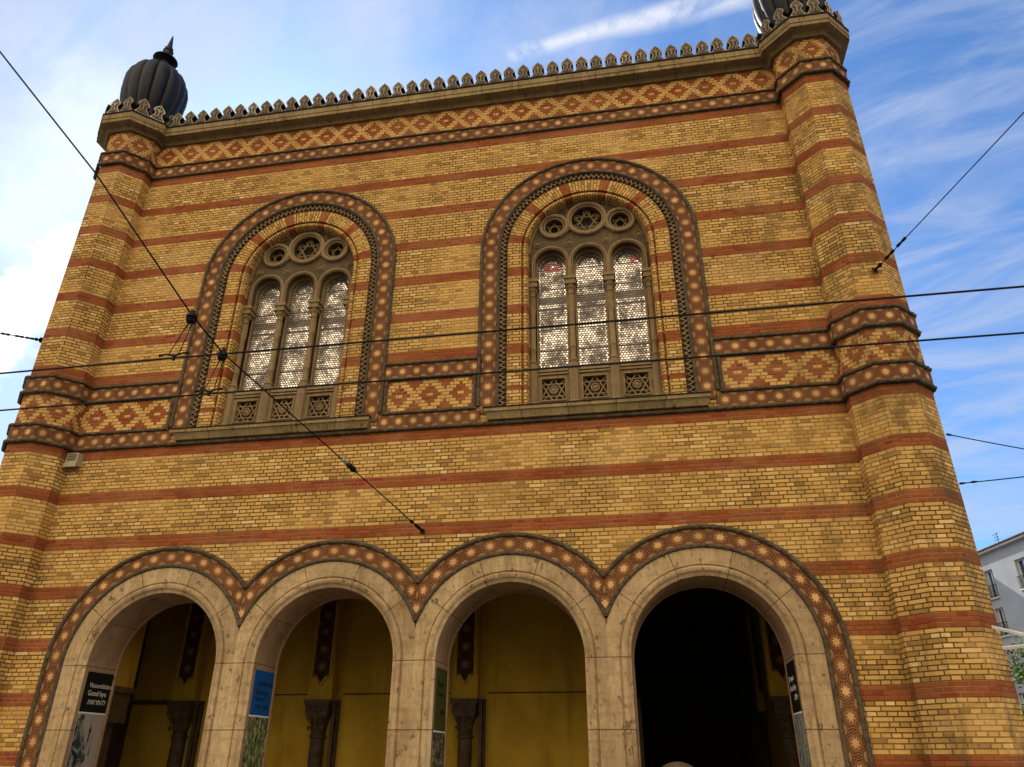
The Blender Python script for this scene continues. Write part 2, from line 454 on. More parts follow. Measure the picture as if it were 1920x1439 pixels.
def circle(cx, cz, r, n=32, a0=0, a1=2 * PI, end=False):
    m = n + 1 if end else n
    return [(cx + r * math.cos(a0 + (a1 - a0) * k / n), cz + r * math.sin(a0 + (a1 - a0) * k / n)) for k in range(m)]

# ------------------------------------------------------------------ sweeps along an upside-down U
def ubend(cx, cz, zb, rm, n=40, left=True, right=True, step=.35, a_lo=0.0, a_hi=PI):
    """samples (x, z, nx, nz, s): up the left side, over the arch, down the right side; s = length at radius rm"""
    out = []; s = 0.0
    if left:
        L = cz - zb; k = max(1, int(L / step))
        for i in range(k): out.append((cx, zb + L * i / k, -1.0, 0.0, L * i / k - L))
    for i in range(n + 1):
        a = a_hi + (a_lo - a_hi) * i / n
        out.append((cx, cz, math.cos(a), math.sin(a), (PI - a) * rm))
    if right:
        L = cz - zb; k = max(1, int(L / step))
        for i in range(1, k + 1): out.append((cx, cz - L * i / k, 1.0, 0.0, PI * rm + L * i / k))
    return out
def sweep(mb, path, prof, uvf=None, xlo=-99, xhi=99, m=None):
    """prof: list of (offset along the normal, y)"""
    d = [0.0]
    for a, b in zip(prof, prof[1:]): d.append(d[-1] + math.hypot(a[0] - b[0], a[1] - b[1]))
    def P(q, o): return (min(max(q[0] + q[2] * o[0], xlo), xhi), o[1], q[1] + q[3] * o[0])
    for q0, q1 in zip(path, path[1:]):
        for j in range(len(prof) - 1):
            pts = [P(q0, prof[j]), P(q1, prof[j]), P(q1, prof[j + 1]), P(q0, prof[j + 1])]
            if uvf: U = [uvf(q0[4], d[j]), uvf(q1[4], d[j]), uvf(q1[4], d[j + 1]), uvf(q0[4], d[j + 1])]
            else: U = [(q0[4], d[j]), (q1[4], d[j]), (q1[4], d[j + 1]), (q0[4], d[j + 1])]
            mb.face(pts, U, m)
def rope(mb, pts, r, hint=(0, 1, 0), pitch=.14, step=.03, m=None):
    """twisted cord along a polyline"""
    pts = [Vector(p) for p in pts]; h = Vector(hint)
    seg = [(b - a).length for a, b in zip(pts, pts[1:])]; L = sum(seg)
    n = max(2, int(L / step)); rings = []
    i = 0; acc = 0.0
    for k in range(n + 1):
        s = L * k / n
        while i < len(seg) - 1 and s > acc + seg[i]: acc += seg[i]; i += 1
        t = (pts[i + 1] - pts[i]).normalized(); p = pts[i] + t * (s - acc)
        b = t.cross(h).normalized(); c = b.cross(t)
        ring = []
        for q in range(9):
            a = 2 * PI * q / 9; rr = r * (1 + .16 * math.cos(3 * a - 2 * PI * s / pitch))
            ring.append(p + (b * math.cos(a) + c * math.sin(a)) * rr)
        rings.append(ring)
    for a, b in zip(rings, rings[1:]):
        for q in range(9): mb.face([a[q], b[q], b[(q + 1) % 9], a[(q + 1) % 9]], None, m)
    mb.face(rings[0], None, m); mb.face(list(reversed(rings[-1])), None, m)
def upts(cx, cz, zb, r, y, left=True, right=True, a_lo=0.0, a_hi=PI, n=48):
    p = []
    if left: p.append((cx - r, y, zb))
    p += [(cx + r * math.cos(a_hi + (a_lo - a_hi) * i / n), y, cz + r * math.sin(a_hi + (a_lo - a_hi) * i / n)) for i in range(n + 1)]
    if right: p.append((cx + r, y, zb))
    return p

# octagonal rings round a corner tower
T8 = math.tan(PI / 8)
def octv(xc, r, k):
    a = PI / 8 + k * PI / 4; return (xc + r / math.cos(PI / 8) * math.cos(a), r / math.cos(PI / 8) * math.sin(a))
def octsweep(mb, xc, prof, mode='plan', m=None, cz=0.0):
    for j in range(len(prof) - 1):
        (r0, z0), (r1, z1) = prof[j], prof[j + 1]
        for k in range(8):
            a, b = octv(xc, r0, k), octv(xc, r0, k + 1); c, d = octv(xc, r1, k + 1), octv(xc, r1, k)
            s0, s1 = r0 * T8, r1 * T8
            if mode == 'brick': U = [(k * .58, z0 - cz), (k * .58 + 2 * s0, z0 - cz), (k * .58 + 2 * s1, z1 - cz), (k * .58, z1 - cz)]
            elif mode == 'diamond': U = [(k * .64, z0 - cz), (k * .64 + .64, z0 - cz), (k * .64 + .64, z1 - cz), (k * .64, z1 - cz)]
            elif mode == 'star': U = [(2 * k, 0), (2 * k + 2, 0), (2 * k + 2, 1), (2 * k, 1)]
            else: U = [(k * .8 - s0, z0), (k * .8 + s0, z0), (k * .8 + s1, z1), (k * .8 - s1, z1)]
            mb.face([(*a, z0), (*b, z0), (*c, z1), (*d, z1)], U, m)

# ================================================================== the brick building
B = thing('brick_building', 'striped yellow and red brick building with two arched windows and domed corner towers', 'building', (0, 0, 0))

# ---- front wall with its openings
def arches_outline(r):
    pts = []
    for k, cx in enumerate(AX):
        lo = math.acos(1.69 / r) if k < 3 else 0.0
        hi = PI - math.acos(1.69 / r) if k > 0 else PI
        if k == 0: pts.append((cx - r, 0.0))
        pts += circle(cx, AZ, r, 40, hi, lo, True)
        if k == 3: pts.append((cx + r, 0.0))
    return pts
outer = [(-8.0, 0.0)] + arches_outline(2.0) + [(8.0, 0.0), (8.0, ZT), (-8.0, ZT)]
wholes = []
for cx in WX:
    wholes.append([(cx - 2.0, SILLZ - .12)] + circle(cx, WZ, 2.0, 48, PI, 0, True) + [(cx + 2.0, SILLZ - .12)])
curve_fill('front_wall', [outer] + wholes, 0.0, .12, M['brick'], B)

# body behind: side walls, rear wall, roof
mb = MB()
mb.box(-8.75, -8.35, .3, 15, 0, ZT); mb.box(8.35, 8.75, .3, 15, 0, ZT); mb.box(-8.35, 8.35, 14.6, 15, 0, ZT)
mb.build('side_wall', M['brick'], B)
mb = MB(); mb.box(-8.35, 8.35, .12, 14.6, 16.0, 16.2); mb.build('roof', M['lead'], B)
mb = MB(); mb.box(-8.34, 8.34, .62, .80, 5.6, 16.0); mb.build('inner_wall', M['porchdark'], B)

# ---- horizontal star bands, rope mouldings and diamond friezes
def hband(x0, x1, zc, h=.285, y=-.022, name='star_band'):
    n = max(1, round((x1 - x0) / TILE)); mb = MB()
    z0, z1 = zc - h / 2, zc + h / 2
    mb.face([(x0, y, z0), (x1, y, z0), (x1, y, z1), (x0, y, z1)], [(0, 0), (n, 0), (n, 1), (0, 1)])
    mb.face([(x0, y, z1), (x1, y, z1), (x1, .02, z1), (x0, .02, z1)], [(.1, .02)] * 4)
    mb.face([(x0, y, z0), (x0, .02, z0), (x1, .02, z0), (x1, y, z0)], [(.1, .02)] * 4)
    return mb.build(name, M['star'], B, fix=False)
def frieze(x0, x1, zc, h, y=-.004):
    mb = MB(); xm = (x0 + x1) / 2; n = round((x1 - x0) / .64); sc = n * .64 / (x1 - x0) if n else 1
    u0, u1 = 0.0, (x1 - x0) * sc
    mb.face([(x0, y, zc - h / 2), (x1, y, zc - h / 2), (x1, y, zc + h / 2), (x0, y, zc + h / 2)], [(u0, -h / 2), (u1, -h / 2), (u1, h / 2), (u0, h / 2)])
    return mb.build('brick_frieze', M['frieze'], B, fix=False)
WT = 7.99
hband(-WT, WT, 15.41); frieze(-WT, WT, 15.985, .68)
for z in (15.225, 15.595):
    mb = MB(); rope(mb, [(-WT, -.028, z), (WT, -.028, z)], .033); mb.build('rope_moulding', M['rope'], B, 60)
# middle string courses run between the window surrounds
XO = 2.40
gaps = [(-WT, WX[0] - XO), (WX[0] + XO, WX[1] - XO), (WX[1] + XO, WT)]
for i, (a, b) in enumerate(gaps):
    ea, eb = (0 if i == 0 else -.10), (0 if i == 2 else .10)
    hband(a + ea, b + eb, 8.86, .285); hband(a + ea, b + eb, 7.715, .285)
    frieze(a, b, 8.285, .68)
    for z in (9.045, 8.675, 7.90, 7.535):
        mb = MB(); rope(mb, [(a, -.03, z), (b, -.03, z)], .036); mb.build('rope_moulding', M['rope'], B, 60)
    for x in ([b - .04] if i == 0 else [a + .04, b - .04] if i == 1 else [a + .04]):
        mb = MB(); rope(mb, [(x, -.03, 7.93), (x, -.03, 8.65)], .036); mb.build('rope_moulding', M['rope'], B, 60)
mb = MB()      # rope that runs on below the two sills
for cx in WX: rope(mb, [(cx - XO, -.03, 7.535), (cx + XO, -.03, 7.535)], .042)
mb.build('rope_moulding', M['rope'], B, 60)

# ---- main cornice and battlements
CP = [(-.006, 16.31), (-.07, 16.32), (-.085, 16.36), (-.12, 16.40), (-.19, 16.43), (-.205, 16.455), (-.28, 16.46), (-.28, 16.56), (-.295, 16.565), (-.295, 16.725)]
mb = MB(); XE = 7.82
def line_sweep(mb, x0, x1, prof, m=None):
    d = 0.0
    for (y0, z0), (y1, z1) in zip(prof, prof[1:]):
        e = math.hypot(y1 - y0, z1 - z0)
        mb.face([(x0, y0, z0), (x1, y0, z0), (x1, y1, z1), (x0, y1, z1)], [(x0, d), (x1, d), (x1, d + e), (x0, d + e)], m); d += e
line_sweep(mb, -XE, XE, CP[:6], 0); line_sweep(mb, -XE, XE, CP[5:], 1)
line_sweep(mb, -XE, XE, [(-.295, 16.725), (-.315, 16.728), (-.315, 16.765), (.10, 16.80)], 2)
mb.build('cornice', [M['bed'], M['cornice'], M['lead']], B, fix=False)

def merlon_mesh():
    half = [(.180, 0), (.180, .05), (.150, .085), (.118, .14), (.095, .20), (.088, .24), (.100, .275), (.138, .305), (.146, .345), (.132, .39), (.092, .45), (.040, .505), (0, .55)]
    poly = half[:-1] + [(0, .55)] + [(-x, z) for x, z in reversed(half[:-1])]
    mb = MB(); mb.prism(poly, -.11, .11, 0, 1)
    c = (0, .25)
    inn = []
    for x, z in poly:
        q = (x * .74, .035 + (z - .0) * .88) if z > 0 else (x * .82, .03)
        inn.append(q)
    mb.face([(x, -.1125, z) for x, z in inn], None, 2)
    # raised scrolls and palmette on the carved field
    def curl(cx, cz, r, d, w=.010):
        pts = [(cx + d * (r * (1 - t * .7)) * math.cos(t * 7), -.118, cz + (r * (1 - t * .7)) * math.sin(t * 7)) for t in [i / 12 for i in range(13)]]
        mb.tube(pts, w, 4, 0)
    curl(.062, .105, .048, 1); curl(-.062, .105, .048, -1); curl(.045, .33, .040, 1); curl(-.045, .33, .040, -1)
    mb.tube([(0, -.118, .20), (0, -.118, .47)], [.014, .006], 4, 0)
    mb.tube([(0, -.118, .25), (.045, -.118, .40)], [.010, .005], 4, 0); mb.tube([(0, -.118, .25), (-.045, -.118, .40)], [.010, .005], 4, 0)
    mb.lathe([(.024, 0), (.022, .012), (0, .018)], (0, -.112, .17), 8, (0, -1, 0), 0)
    for x in (-.14, -.10, .10, .14): mb.tube([(x, -.116, .015), (x * .93, -.116, .055)], .008, 4, 0)
    return mb
proto = merlon_mesh().build('merlon', [M['merlon'], M['merlon_side'], M['carve']], B, fix=False)
NM = 42; mp = 2 * 7.70 / NM
def merlon_at(x, y, z, rz, parent, first=False, s=1.0):
    o = proto if first else proto.copy()
    if not first: C.objects.link(o)
    o.parent = parent; o.matrix_parent_inverse = Matrix.Identity(4)
    o.location = (x, y, z); o.rotation_euler = (random.uniform(-.02, .02), random.uniform(-.022, .022), rz + random.uniform(-.03, .03)); o.scale = (s, s, s * random.uniform(.97, 1.02))
    return o
for i in range(NM): merlon_at(-7.70 + mp * (i + .5), -.15, 16.785, 0, B, i == 0)

# ---- corner towers
def tower(xc):
    mb = MB()
    octsweep(mb, xc, [(TR, 0), (TR, 2.0), (TR, 4.5), (TR, 7.50), (TR, 7.945)], 'brick')
    octsweep(mb, xc, [(TR, 8.63), (TR, 12.0), (TR, 15.65)], 'brick')
    octsweep(mb, xc, [(TR, 7.945), (TR, 8.63)], 'diamond', 1, 8.285)
    octsweep(mb, xc, [(TR, 15.65), (TR, 16.32)], 'diamond', 1, 15.985)
    t = mb.build('tower', [M['brick'], M['frieze']], B, fix=False)
    for zc, h in ((8.86, .285), (7.715, .285), (15.41, .285)):
        mb = MB(); octsweep(mb, xc, [(TR + .045, zc - h / 2), (TR + .045, zc + h / 2)], 'star')
        o = mb.build('star_collar', M['star'], t, fix=False)
        for z in (zc - h / 2 - .042, zc + h / 2 + .042):
            mb = MB(); rope(mb, [(*octv(xc, TR + .05, k), z) for k in range(9)], .039, (0, 0, 1)); mb.build('rope_moulding', M['rope'], t, 60)
    prof = [(TR + .006, 16.31), (TR + .075, 16.32), (TR + .09, 16.36), (TR + .125, 16.40), (TR + .195, 16.43), (TR + .21, 16.455), (TR + .285, 16.46), (TR + .285, 16.56), (TR + .30, 16.565), (TR + .30, 16.725)]
    mb = MB(); octsweep(mb, xc, prof[:6], 'plan', 0); octsweep(mb, xc, prof[5:], 'plan', 1)
    octsweep(mb, xc, [(TR + .30, 16.725), (TR + .32, 16.728), (TR + .32, 16.765), (.02, 16.81)], 'plan', 2)
    mb.build('tower_cornice', [M['bed'], M['cornice'], M['lead']], t, fix=False)
    for k in range(8):
        a = (k + 1) * PI / 4
        for s in (-.187, .187):
            r = TR + .17
            o = merlon_at(xc + r * math.cos(a) - s * math.sin(a), r * math.sin(a) + s * math.cos(a), 16.79, a + PI / 2, t)
    # ribbed onion dome on a low drum
    def rib(th, h):
        if h < 17.25: return 1.0
        f = abs(math.sin(th * 7)); return .905 + .095 * f ** .5
    dp = [(.56, 16.75), (.56, 17.20), (.60, 17.24), (.60, 17.34), (.66, 17.50), (.75, 17.76), (.82, 18.06), (.855, 18.38), (.85, 18.68), (.79, 18.95), (.67, 19.18), (.50, 19.34), (.33, 19.43), (.23, 19.46), (.15, 19.50)]
    mb = MB(); mb.lathe(dp, (xc, 0, 0), 168, rib=rib)
    d = mb.build('dome', M['dome'], t, 35)
    mb = MB()
    mb.lathe([(.20, 19.44), (.24, 19.50), (.16, 19.56), (.13, 19.68), (.15, 19.78), (.20, 19.82), (.33, 19.86), (.345, 19.89), (.32, 19.92), (.17, 20.03), (.14, 20.10), (.13, 20.24), (.15, 20.27), (.12, 20.30), (.12, 20.40), (.085, 20.42), (.02, 20.93), (0, 20.98)], (xc, 0, 0), 20)
    mb.build('finial', M['dome'], t, 35)
    return t
tower(-TX); tower(TX)

# ---- the two big windows
def window(cx):
    s0, y0 = .0, 0
    # brick jamb, groove, round roll and reveal
    rm = 1.60
    def vmap(s):
        L = PI * rm
        if s < 0: return WZ + s
        if s > L: return WZ - (s - L)
        return WZ + .284 + (s / rm - R(10)) / R(32) * PITCH + .09
    mb = MB()
    roll = [(1.39 + .06 * math.cos(a), .10 - .075 * math.sin(a)) for a in [PI * i / 6 for i in range(7)]]
    prof = [(1.775, .06), (1.775, .018), (1.475, .018), (1.475, .11), (1.452, .11)] + roll + [(1.328, .27), (1.328, .56)]
    path = ubend(cx, WZ, SILLZ - .1, rm, 60)
    # split the arch so that the brick rows do not smear where the mapping jumps
    nl = [p for p in path if p[4] <= 0]; na = [p for p in path if -1e-6 <= p[4] <= PI * rm + 1e-6]; nr = [p for p in path if p[4] >= PI * rm - 1e-6]
    for seg, f in ((nl, lambda s, d: (d, WZ + s)), (na, lambda s, d: (d, vmap(min(max(s, 0), PI * rm)))), (nr, lambda s, d: (d, WZ - (s - PI * rm)))):
        sweep(mb, seg, prof, f)
    w = mb.build('arched_window', M['jamb'], B, 30, fix=False)
    # zigzag moulding in its sunk ring
    mb = MB()
    sweep(mb, path, [(2.02, .02), (2.0, -.02), (1.945, -.02), (1.935, .0)], None, m=0)
    sweep(mb, path, [(1.935, .0), (1.93, .055), (1.775, .055)], None, m=1)
    L = 2 * (WZ - SILLZ) + PI * 1.85; n = int(L / .115)
    def at(s, r):
        l = WZ - SILLZ
        if s < l: return (cx - r, SILLZ + s)
        if s > l + PI * 1.85: return (cx + r, WZ - (s - l - PI * 1.85))
        a = PI - (s - l) / 1.85; return (cx + r * math.cos(a), WZ + r * math.sin(a))
    for i in range(n):
        sa, sm, sb = L * i / n, L * (i + .5) / n, L * (i + 1) / n
        for (p, q) in ((sa, sm), (sm, sb)):
            r0, r1 = (1.80, 1.90) if p == sa else (1.90, 1.80)
            A0, A1, B0, B1 = at(p, r0), at(p, r0 + .050), at(q, r1), at(q, r1 + .050)
            yq = .0
            mb.face([(A0[0], yq, A0[1]), (B0[0], yq, B0[1]), (B1[0], yq - .012, B1[1]), (A1[0], yq - .012, A1[1])], None, 0)
            mb.face([(A0[0], yq, A0[1]), (A0[0], .055, A0[1]), (B0[0], .055, B0[1]), (B0[0], yq, B0[1])], None, 0)
            mb.face([(A1[0], yq - .012, A1[1]), (B1[0], yq - .012, B1[1]), (B1[0], .055, B1[1]), (A1[0], .055, A1[1])], None, 0)
        c0, c1, tip = at(sa + .012, 1.94), at(sb - .012, 1.94), at(sm, 1.93)
    mb.build('zigzag_moulding', [M['zig'], M['zigfloor']], w, fix=False)
    mb = MB()
    pr = upts(cx, WZ, SILLZ, 1.975, -.025); rope(mb, pr, .034)
    mb.build('rope_moulding', M['rope'], w, 60)
    mb = MB(); rope(mb, upts(cx, WZ, 7.93, 2.355, -.03), .040); mb.build('rope_moulding', M['rope'], w, 60)
    # star band
    mb = MB(); rb = 2.16; p2 = ubend(cx, WZ, SILLZ - .1, rb, 60)
    n = round((2 * (WZ - SILLZ) + PI * rb) / TILE); tl = (2 * (WZ - SILLZ) + PI * rb) / n
    sweep(mb, p2, [(2.005, -.022), (2.32, -.022)], lambda s, d: ((s + (WZ - SILLZ)) / tl, d / .315))
    sweep(mb, p2, [(2.32, -.022), (2.32, .03)], lambda s, d: (.1, .02))
    mb.build('star_band', M['star'], w, fix=False)
    # stone plate with three lancets and three roundels
    yf, yb = .27, .47
    r_out, zs, ra = 1.36, 11.49, .345
    lan = []
    for k in (-1, 0, 1):
        lx = cx + k * .845
        lan.append((lx, zs, ra))
    shape = [(cx - r_out, 11.08)]
    shape = [(cx + r_out * math.cos(a), WZ + r_out * math.sin(a)) for a in [PI - PI * i / 48 for i in range(49)]]
    shape += [(cx + r_out, 11.05)]
    for lx, lz, lr in reversed(lan):
        shape += [(lx + lr, 11.05)] + circle(lx, lz, lr, 20, 0, PI, True) + [(lx - lr, 11.05)]
    shape += [(cx - r_out, 11.05)]
    big, sm = (cx, 12.61, .345), [(cx - .75, 12.47, .205), (cx + .75, 12.47, .205)]
    holes = [circle(*big, 40)] + [circle(*q, 28) for q in sm]
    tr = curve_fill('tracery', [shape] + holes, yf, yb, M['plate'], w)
    mb = MB()
    def ring(cx_, cz_, r, w_, h, a0=0, a1=2 * PI, n=40, y=None):
        y = yf if y is None else y
        pts = [(cx_ + r * math.cos(a0 + (a1 - a0) * i / n), y, cz_ + r * math.sin(a0 + (a1 - a0) * i / n)) for i in range(n + 1)]
        for i in range(n):
            (x0, _, z0), (x1, _, z1) = pts[i], pts[i + 1]
            cs = [(-w_, 0), (-w_ * .75, -h * .8), (-w_ * .2, -h), (w_ * .2, -h), (w_ * .75, -h * .8), (w_, 0)]
            def q(p, o):
                dx, dz = (p[0] - cx_) / r, (p[2] - cz_) / r; return (p[0] + dx * o[0], y + o[1], p[2] + dz * o[0])
            for j in range(5): mb.face([q(pts[i], cs[j]), q(pts[i + 1], cs[j]), q(pts[i + 1], cs[j + 1]), q(pts[i], cs[j + 1])], None, 0)
    ring(*big[:2], .425, .050, .085); ring(*big[:2], .362, .022, .05)
    for q in sm: ring(*q[:2], .300, .050, .085); ring(*q[:2], .226, .022, .05)
    # ogee links between the rings, and hoods over the lancets
    for s in (-1, 1):
        mb.tube([(cx + s * .62, yf - .02, 12.16), (cx + s * .50, yf - .03, 12.26), (cx + s * .40, yf - .03, 12.36)], .03, 6, 0)
    for lx, lz, lr in lan:
        hp = ubend(lx, lz, 11.06, .38, 24)
        sweep(mb, hp, [(.422, yf), (.422, yf - .055), (.385, yf - .055), (.380, yf - .035), (.372, yf - .035), (.366, yf - .06), (.346, yf - .045), (.345, yf + .10), (.335, yf + .20)], None, lx - .4224, lx + .4224)
    ring(cx, WZ, 1.325, .025, .05, 0, PI, 56)
    # small carved rosettes in the spandrels
    for ox, oz, rr in ((-.42, 11.99, .07), (.42, 11.99, .07), (-1.13, 12.03, .065), (1.13, 12.03, .065), (-.50, 12.95, .05), (.50, 12.95, .05)):
        mb.lathe([(rr, 0), (rr * .8, .028), (rr * .5, .016), (rr * .3, .04), (0, .045)], (cx + ox, yf, 0 + oz), 12, (0, -1, 0), 0)
        ring(cx + ox, oz, rr * 1.5, .010, .018, 0, 2 * PI, 12)
    # six pointed stars inside the roundels
    def hexagram(qx, qz, rr, w_, yq):
        for t in (0, 1):
            P = [(qx + rr * math.cos(PI / 2 + t * PI + k * 2 * PI / 3), yq, qz + rr * math.sin(PI / 2 + t * PI + k * 2 * PI / 3)) for k in range(3)]
            for k in range(3): mb.tube([P[k], P[(k + 1) % 3]], w_, 5, 0)
    hexagram(big[0], big[1], .285, .018, yf + .10)
    for k in range(6):
        a = k * PI / 3
        ring(big[0] + .225 * math.cos(a + PI / 6), big[1] + .225 * math.sin(a + PI / 6), .085, .012, .02, 0, 2 * PI, 14, yf + .10)
    for q in sm: hexagram(q[0], q[1], .19, .016, yf + .10)
    mb.build('tracery_moulding', M['tracery'], w, 40, fix=False)
    # dark backing has gaps for the lancet lights
    mb = MB(); mb.box(cx - 1.36, cx + 1.36, .505, .60, SILLZ - .1, 13.2); mb.build('back_panel', M['carve'], w)
    # glass
    for k in (-1, 0, 1):
        lx = cx + k * .845; mb = MB(); y = .485
        pts = [(lx - .315, y, 8.80), (lx + .315, y, 8.80), (lx + .315, y, zs)] + [(a, y, b) for a, b in circle(lx, zs, .315, 20, 0, PI, True)[1:]]
        mb.face(pts, [(p[0], p[2]) for p in pts], 0)
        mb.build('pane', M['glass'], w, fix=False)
        # slim stone frame of each light
        mb = MB(); pa = ubend(lx, zs, 8.80, .33, 20)
        sweep(mb, pa, [(.345, .40), (.31, .41), (.305, .48)]); mb.build('light_frame', M['tracery'], w, 40, fix=False)
    # columns on pedestals
    for k in range(4):
        x = cx + (-1.265, -.42, .42, 1.265)[k]; yc = .30
        mb = MB()
        mb.lathe([(.125, 8.86), (.125, 8.90), (.085, 8.93), (.105, 8.97), (.08, 9.01), (.066, 9.04), (.066, 9.28), (.076, 9.30), (.066, 9.32), (.064, 10.15), (.072, 10.17), (.063, 10.19), (.062, 10.62)], (x, yc, 0), 14)
        for f in range(10):
            a = 2 * PI * f / 10; mb.tube([(x + .062 * math.cos(a), yc + .062 * math.sin(a), 10.2), (x + .062 * math.cos(a), yc + .062 * math.sin(a), 10.6)], .010, 4)
        co = mb.build('column', M['tracery'], w, 40)
        mb = MB()
        mb.lathe([(.064, 10.60), (.082, 10.62), (.066, 10.65), (.072, 10.72), (.10, 10.80), (.115, 10.84)], (x, yc, 0), 12)
        for f in range(8):
            a = 2 * PI * f / 8 + PI / 8; mb.lathe([(.004, -.05), (.022, -.02), (.026, .01), (.0, .035)], (x + .092 * math.cos(a), yc + .092 * math.sin(a), 10.78), 6)
        mb.box(x - .125, x + .125, yc - .125, yc + .16, 10.84, 10.885); mb.box(x - .11, x + .11, yc - .11, yc + .16, 10.885, 10.97); mb.box(x - .135, x + .135, yc - .135, yc + .16, 10.97, 11.05)
        mb.build('capital', M['tracery'], w)
        mb = MB(); P8 = [(.145, 7.80), (.145, 7.99), (.118, 8.04), (.118, 8.74), (.14, 8.78), (.14, 8.86)]
        mb.lathe(P8, (x, yc - .02, 0), 8); mb.build('pedestal', M['tracery'], w)
    # parapet panels with pierced stars between the pedestals
    for k in (-1, 0, 1):
        lx = cx + k * .845; z0, z1 = 7.86, 8.80; zc = 8.335; hw = .31
        sq = [(lx - hw, z0), (lx + hw, z0), (lx + hw, z1), (lx - hw, z1)]
        hs = .235
        holesq = [[(lx - hs, zc - hs), (lx + hs, zc - hs), (lx + hs, zc + hs), (lx - hs, zc + hs)]]
        curve_fill('parapet_panel', [sq] + holesq, .27, .40, M['tracery'], w)
        mb = MB(); mb.box(lx - hw - .02, lx + hw + .02, .225, .275, 8.73, 8.80); mb.box(lx - hw - .02, lx + hw + .02, .235, .275, 8.665, 8.705)
        for (a, b, c, d) in ((lx - .265, lx + .265, zc + .24, zc + .265), (lx - .265, lx + .265, zc - .265, zc - .24), (lx - .265, lx - .24, zc - .24, zc + .24), (lx + .24, lx + .265, zc - .24, zc + .24)):
            mb.box(a, b, .250, .275, c, d)
        for t in (0, 1):
            P = [(lx + .30 * math.cos(PI / 2 + t * PI / 3 + i * 2 * PI / 3) * .93, .325, zc + .30 * math.sin(PI / 2 + t * PI / 3 + i * 2 * PI / 3) * .9) for i in range(3)]
            for i in range(3): mb.tube([P[i], P[(i + 1) % 3]], .019, 5)
        P = [(lx + sx * .235, .325, zc + sz * .235) for sx, sz in ((-1, -1), (1, -1), (1, 1), (-1, 1))]
        for i in range(4):
            a, b = Vector(P[i]), Vector((lx, .325, zc)); mb.tube([a, a + (b - a) * .55], .017, 5)
        mb.lathe([(.095, -.01), (.10, .02), (.07, .03), (.055, .015), (.03, .04), (0, .045)], (lx, .325, zc), 12, (0, -1, 0))
        for i in range(8):
            a = i * PI / 4; mb.lathe([(.026, 0), (.018, .025), (0, .03)], (lx + .075 * math.cos(a), .31, zc + .075 * math.sin(a)), 7, (0, -1, 0))
        mb.build('star_grille', M['tracery'], w, 40)
    # sill
    mb = MB(); hw = 2.19
    pf = [(.30, 7.90), (-.19, 7.80), (-.205, 7.795), (-.205, 7.725), (-.175, 7.715), (-.15, 7.66), (-.125, 7.60), (-.12, 7.585), (.02, 7.58)]
    for (yA, zA), (yB, zB) in zip(pf, pf[1:]):
        e = .055 if zB < 7.72 else 0; e0 = .055 if zA < 7.72 else 0
        mb.face([(cx - hw + e0, yA, zA), (cx + hw - e0, yA, zA), (cx + hw - e, yB, zB), (cx - hw + e, yB, zB)], [(cx - hw, zA), (cx + hw, zA), (cx + hw, zB), (cx - hw, zB)], 1 if zA > 7.82 else 0)
    for s in (-1, 1):
        q = [(cx + s * (hw - (.055 if z < 7.72 else 0)), y, z) for y, z in pf]
        mb.face(q if s > 0 else list(reversed(q)), None, 0)
    # thin dark lead flashing along the upper edge
    mb.box(cx - hw - .012, cx + hw + .012, -.220, -.10, 7.796, 7.818, 1)
    mb.build('sill', [M['cornice'], M['lead']], w)
    return w
window(WX[0]); window(WX[1])

# ---- porch arches: travertine surround, star band, rope mouldings
for k, cx in enumerate(AX):
    xlo = cx - 1.69 if k > 0 else -99; xhi = cx + 1.69 if k < 3 else 99
    path = ubend(cx, AZ, 0.0, 1.5, 64, step=.6)
    mb = MB()
    jl = 1.10
    def juv(s, d):
        # joints: five voussoirs over the arch, then blocks about 1.1 m high down the sides
        L = PI * 1.5; b = L / 5
        if s < 0: return (s / jl * jl, d)
        if s > L: return (5 * jl + (s - L), d)
        return (s / b * jl, d)
    front = [(1.80, .0), (1.775, -.03), (1.50, -.03), (1.488, -.005), (1.470, -.005), (1.462, -.045), (1.445, -.058), (1.41, -.058), (1.375, -.040), (1.36, -.015), (1.335, -.004), (1.305, .012)]
    sweep(mb, path, front, juv, xlo, xhi, 0)
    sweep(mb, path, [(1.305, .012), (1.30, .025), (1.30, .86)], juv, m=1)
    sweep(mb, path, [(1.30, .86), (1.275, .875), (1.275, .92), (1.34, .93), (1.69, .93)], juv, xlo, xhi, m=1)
    a = mb.build('porch_arch', [M['travertine'], M['soffit']], B, 35, fix=False)
    lo = math.acos(1.69 / 1.985); nt_ = 11; tw = (PI - 2 * lo) * 1.985 / nt_
    def suv(s, d):
        th = s / 1.985
        q = (th - lo) * 1.985 / tw
        if k > 0 and q < 0: q = 0.0
        if k < 3 and q > nt_: q = float(nt_)
        return (q, d / .27)
    p3 = ubend(cx, AZ, 0.0, 1.985, 70, left=(k == 0), right=(k == 3), step=.6)
    mb = MB(); sweep(mb, p3, [(1.85, -.022), (2.12, -.022)], suv, xlo, xhi)
    sweep(mb, p3, [(2.12, -.022), (2.12, .03)], lambda s, d: (.1, .02), xlo, xhi)
    if k < 3:      # the single star tile low in each valley
        xv, zv, h = cx + 1.69, 3.985, .15
        mb.face([(xv - h, -.0235, zv - h), (xv + h, -.0235, zv - h), (xv + h, -.0235, zv + h), (xv - h, -.0235, zv + h)], [(.07, .07), (.93, .07), (.93, .93), (.07, .93)])
    mb.build('star_band', M['star'], a, fix=False)
    for r, rr in ((2.158, .042), (1.815, .039)):
        aa = math.acos(min(1, 1.69 / r))
        mb = MB(); rope(mb, upts(cx, AZ, 0.0, r, -.03, k == 0, k == 3, aa if k < 3 else 0, PI - aa if k > 0 else PI), rr)
        mb.build('rope_moulding', M['rope'], a, 60)

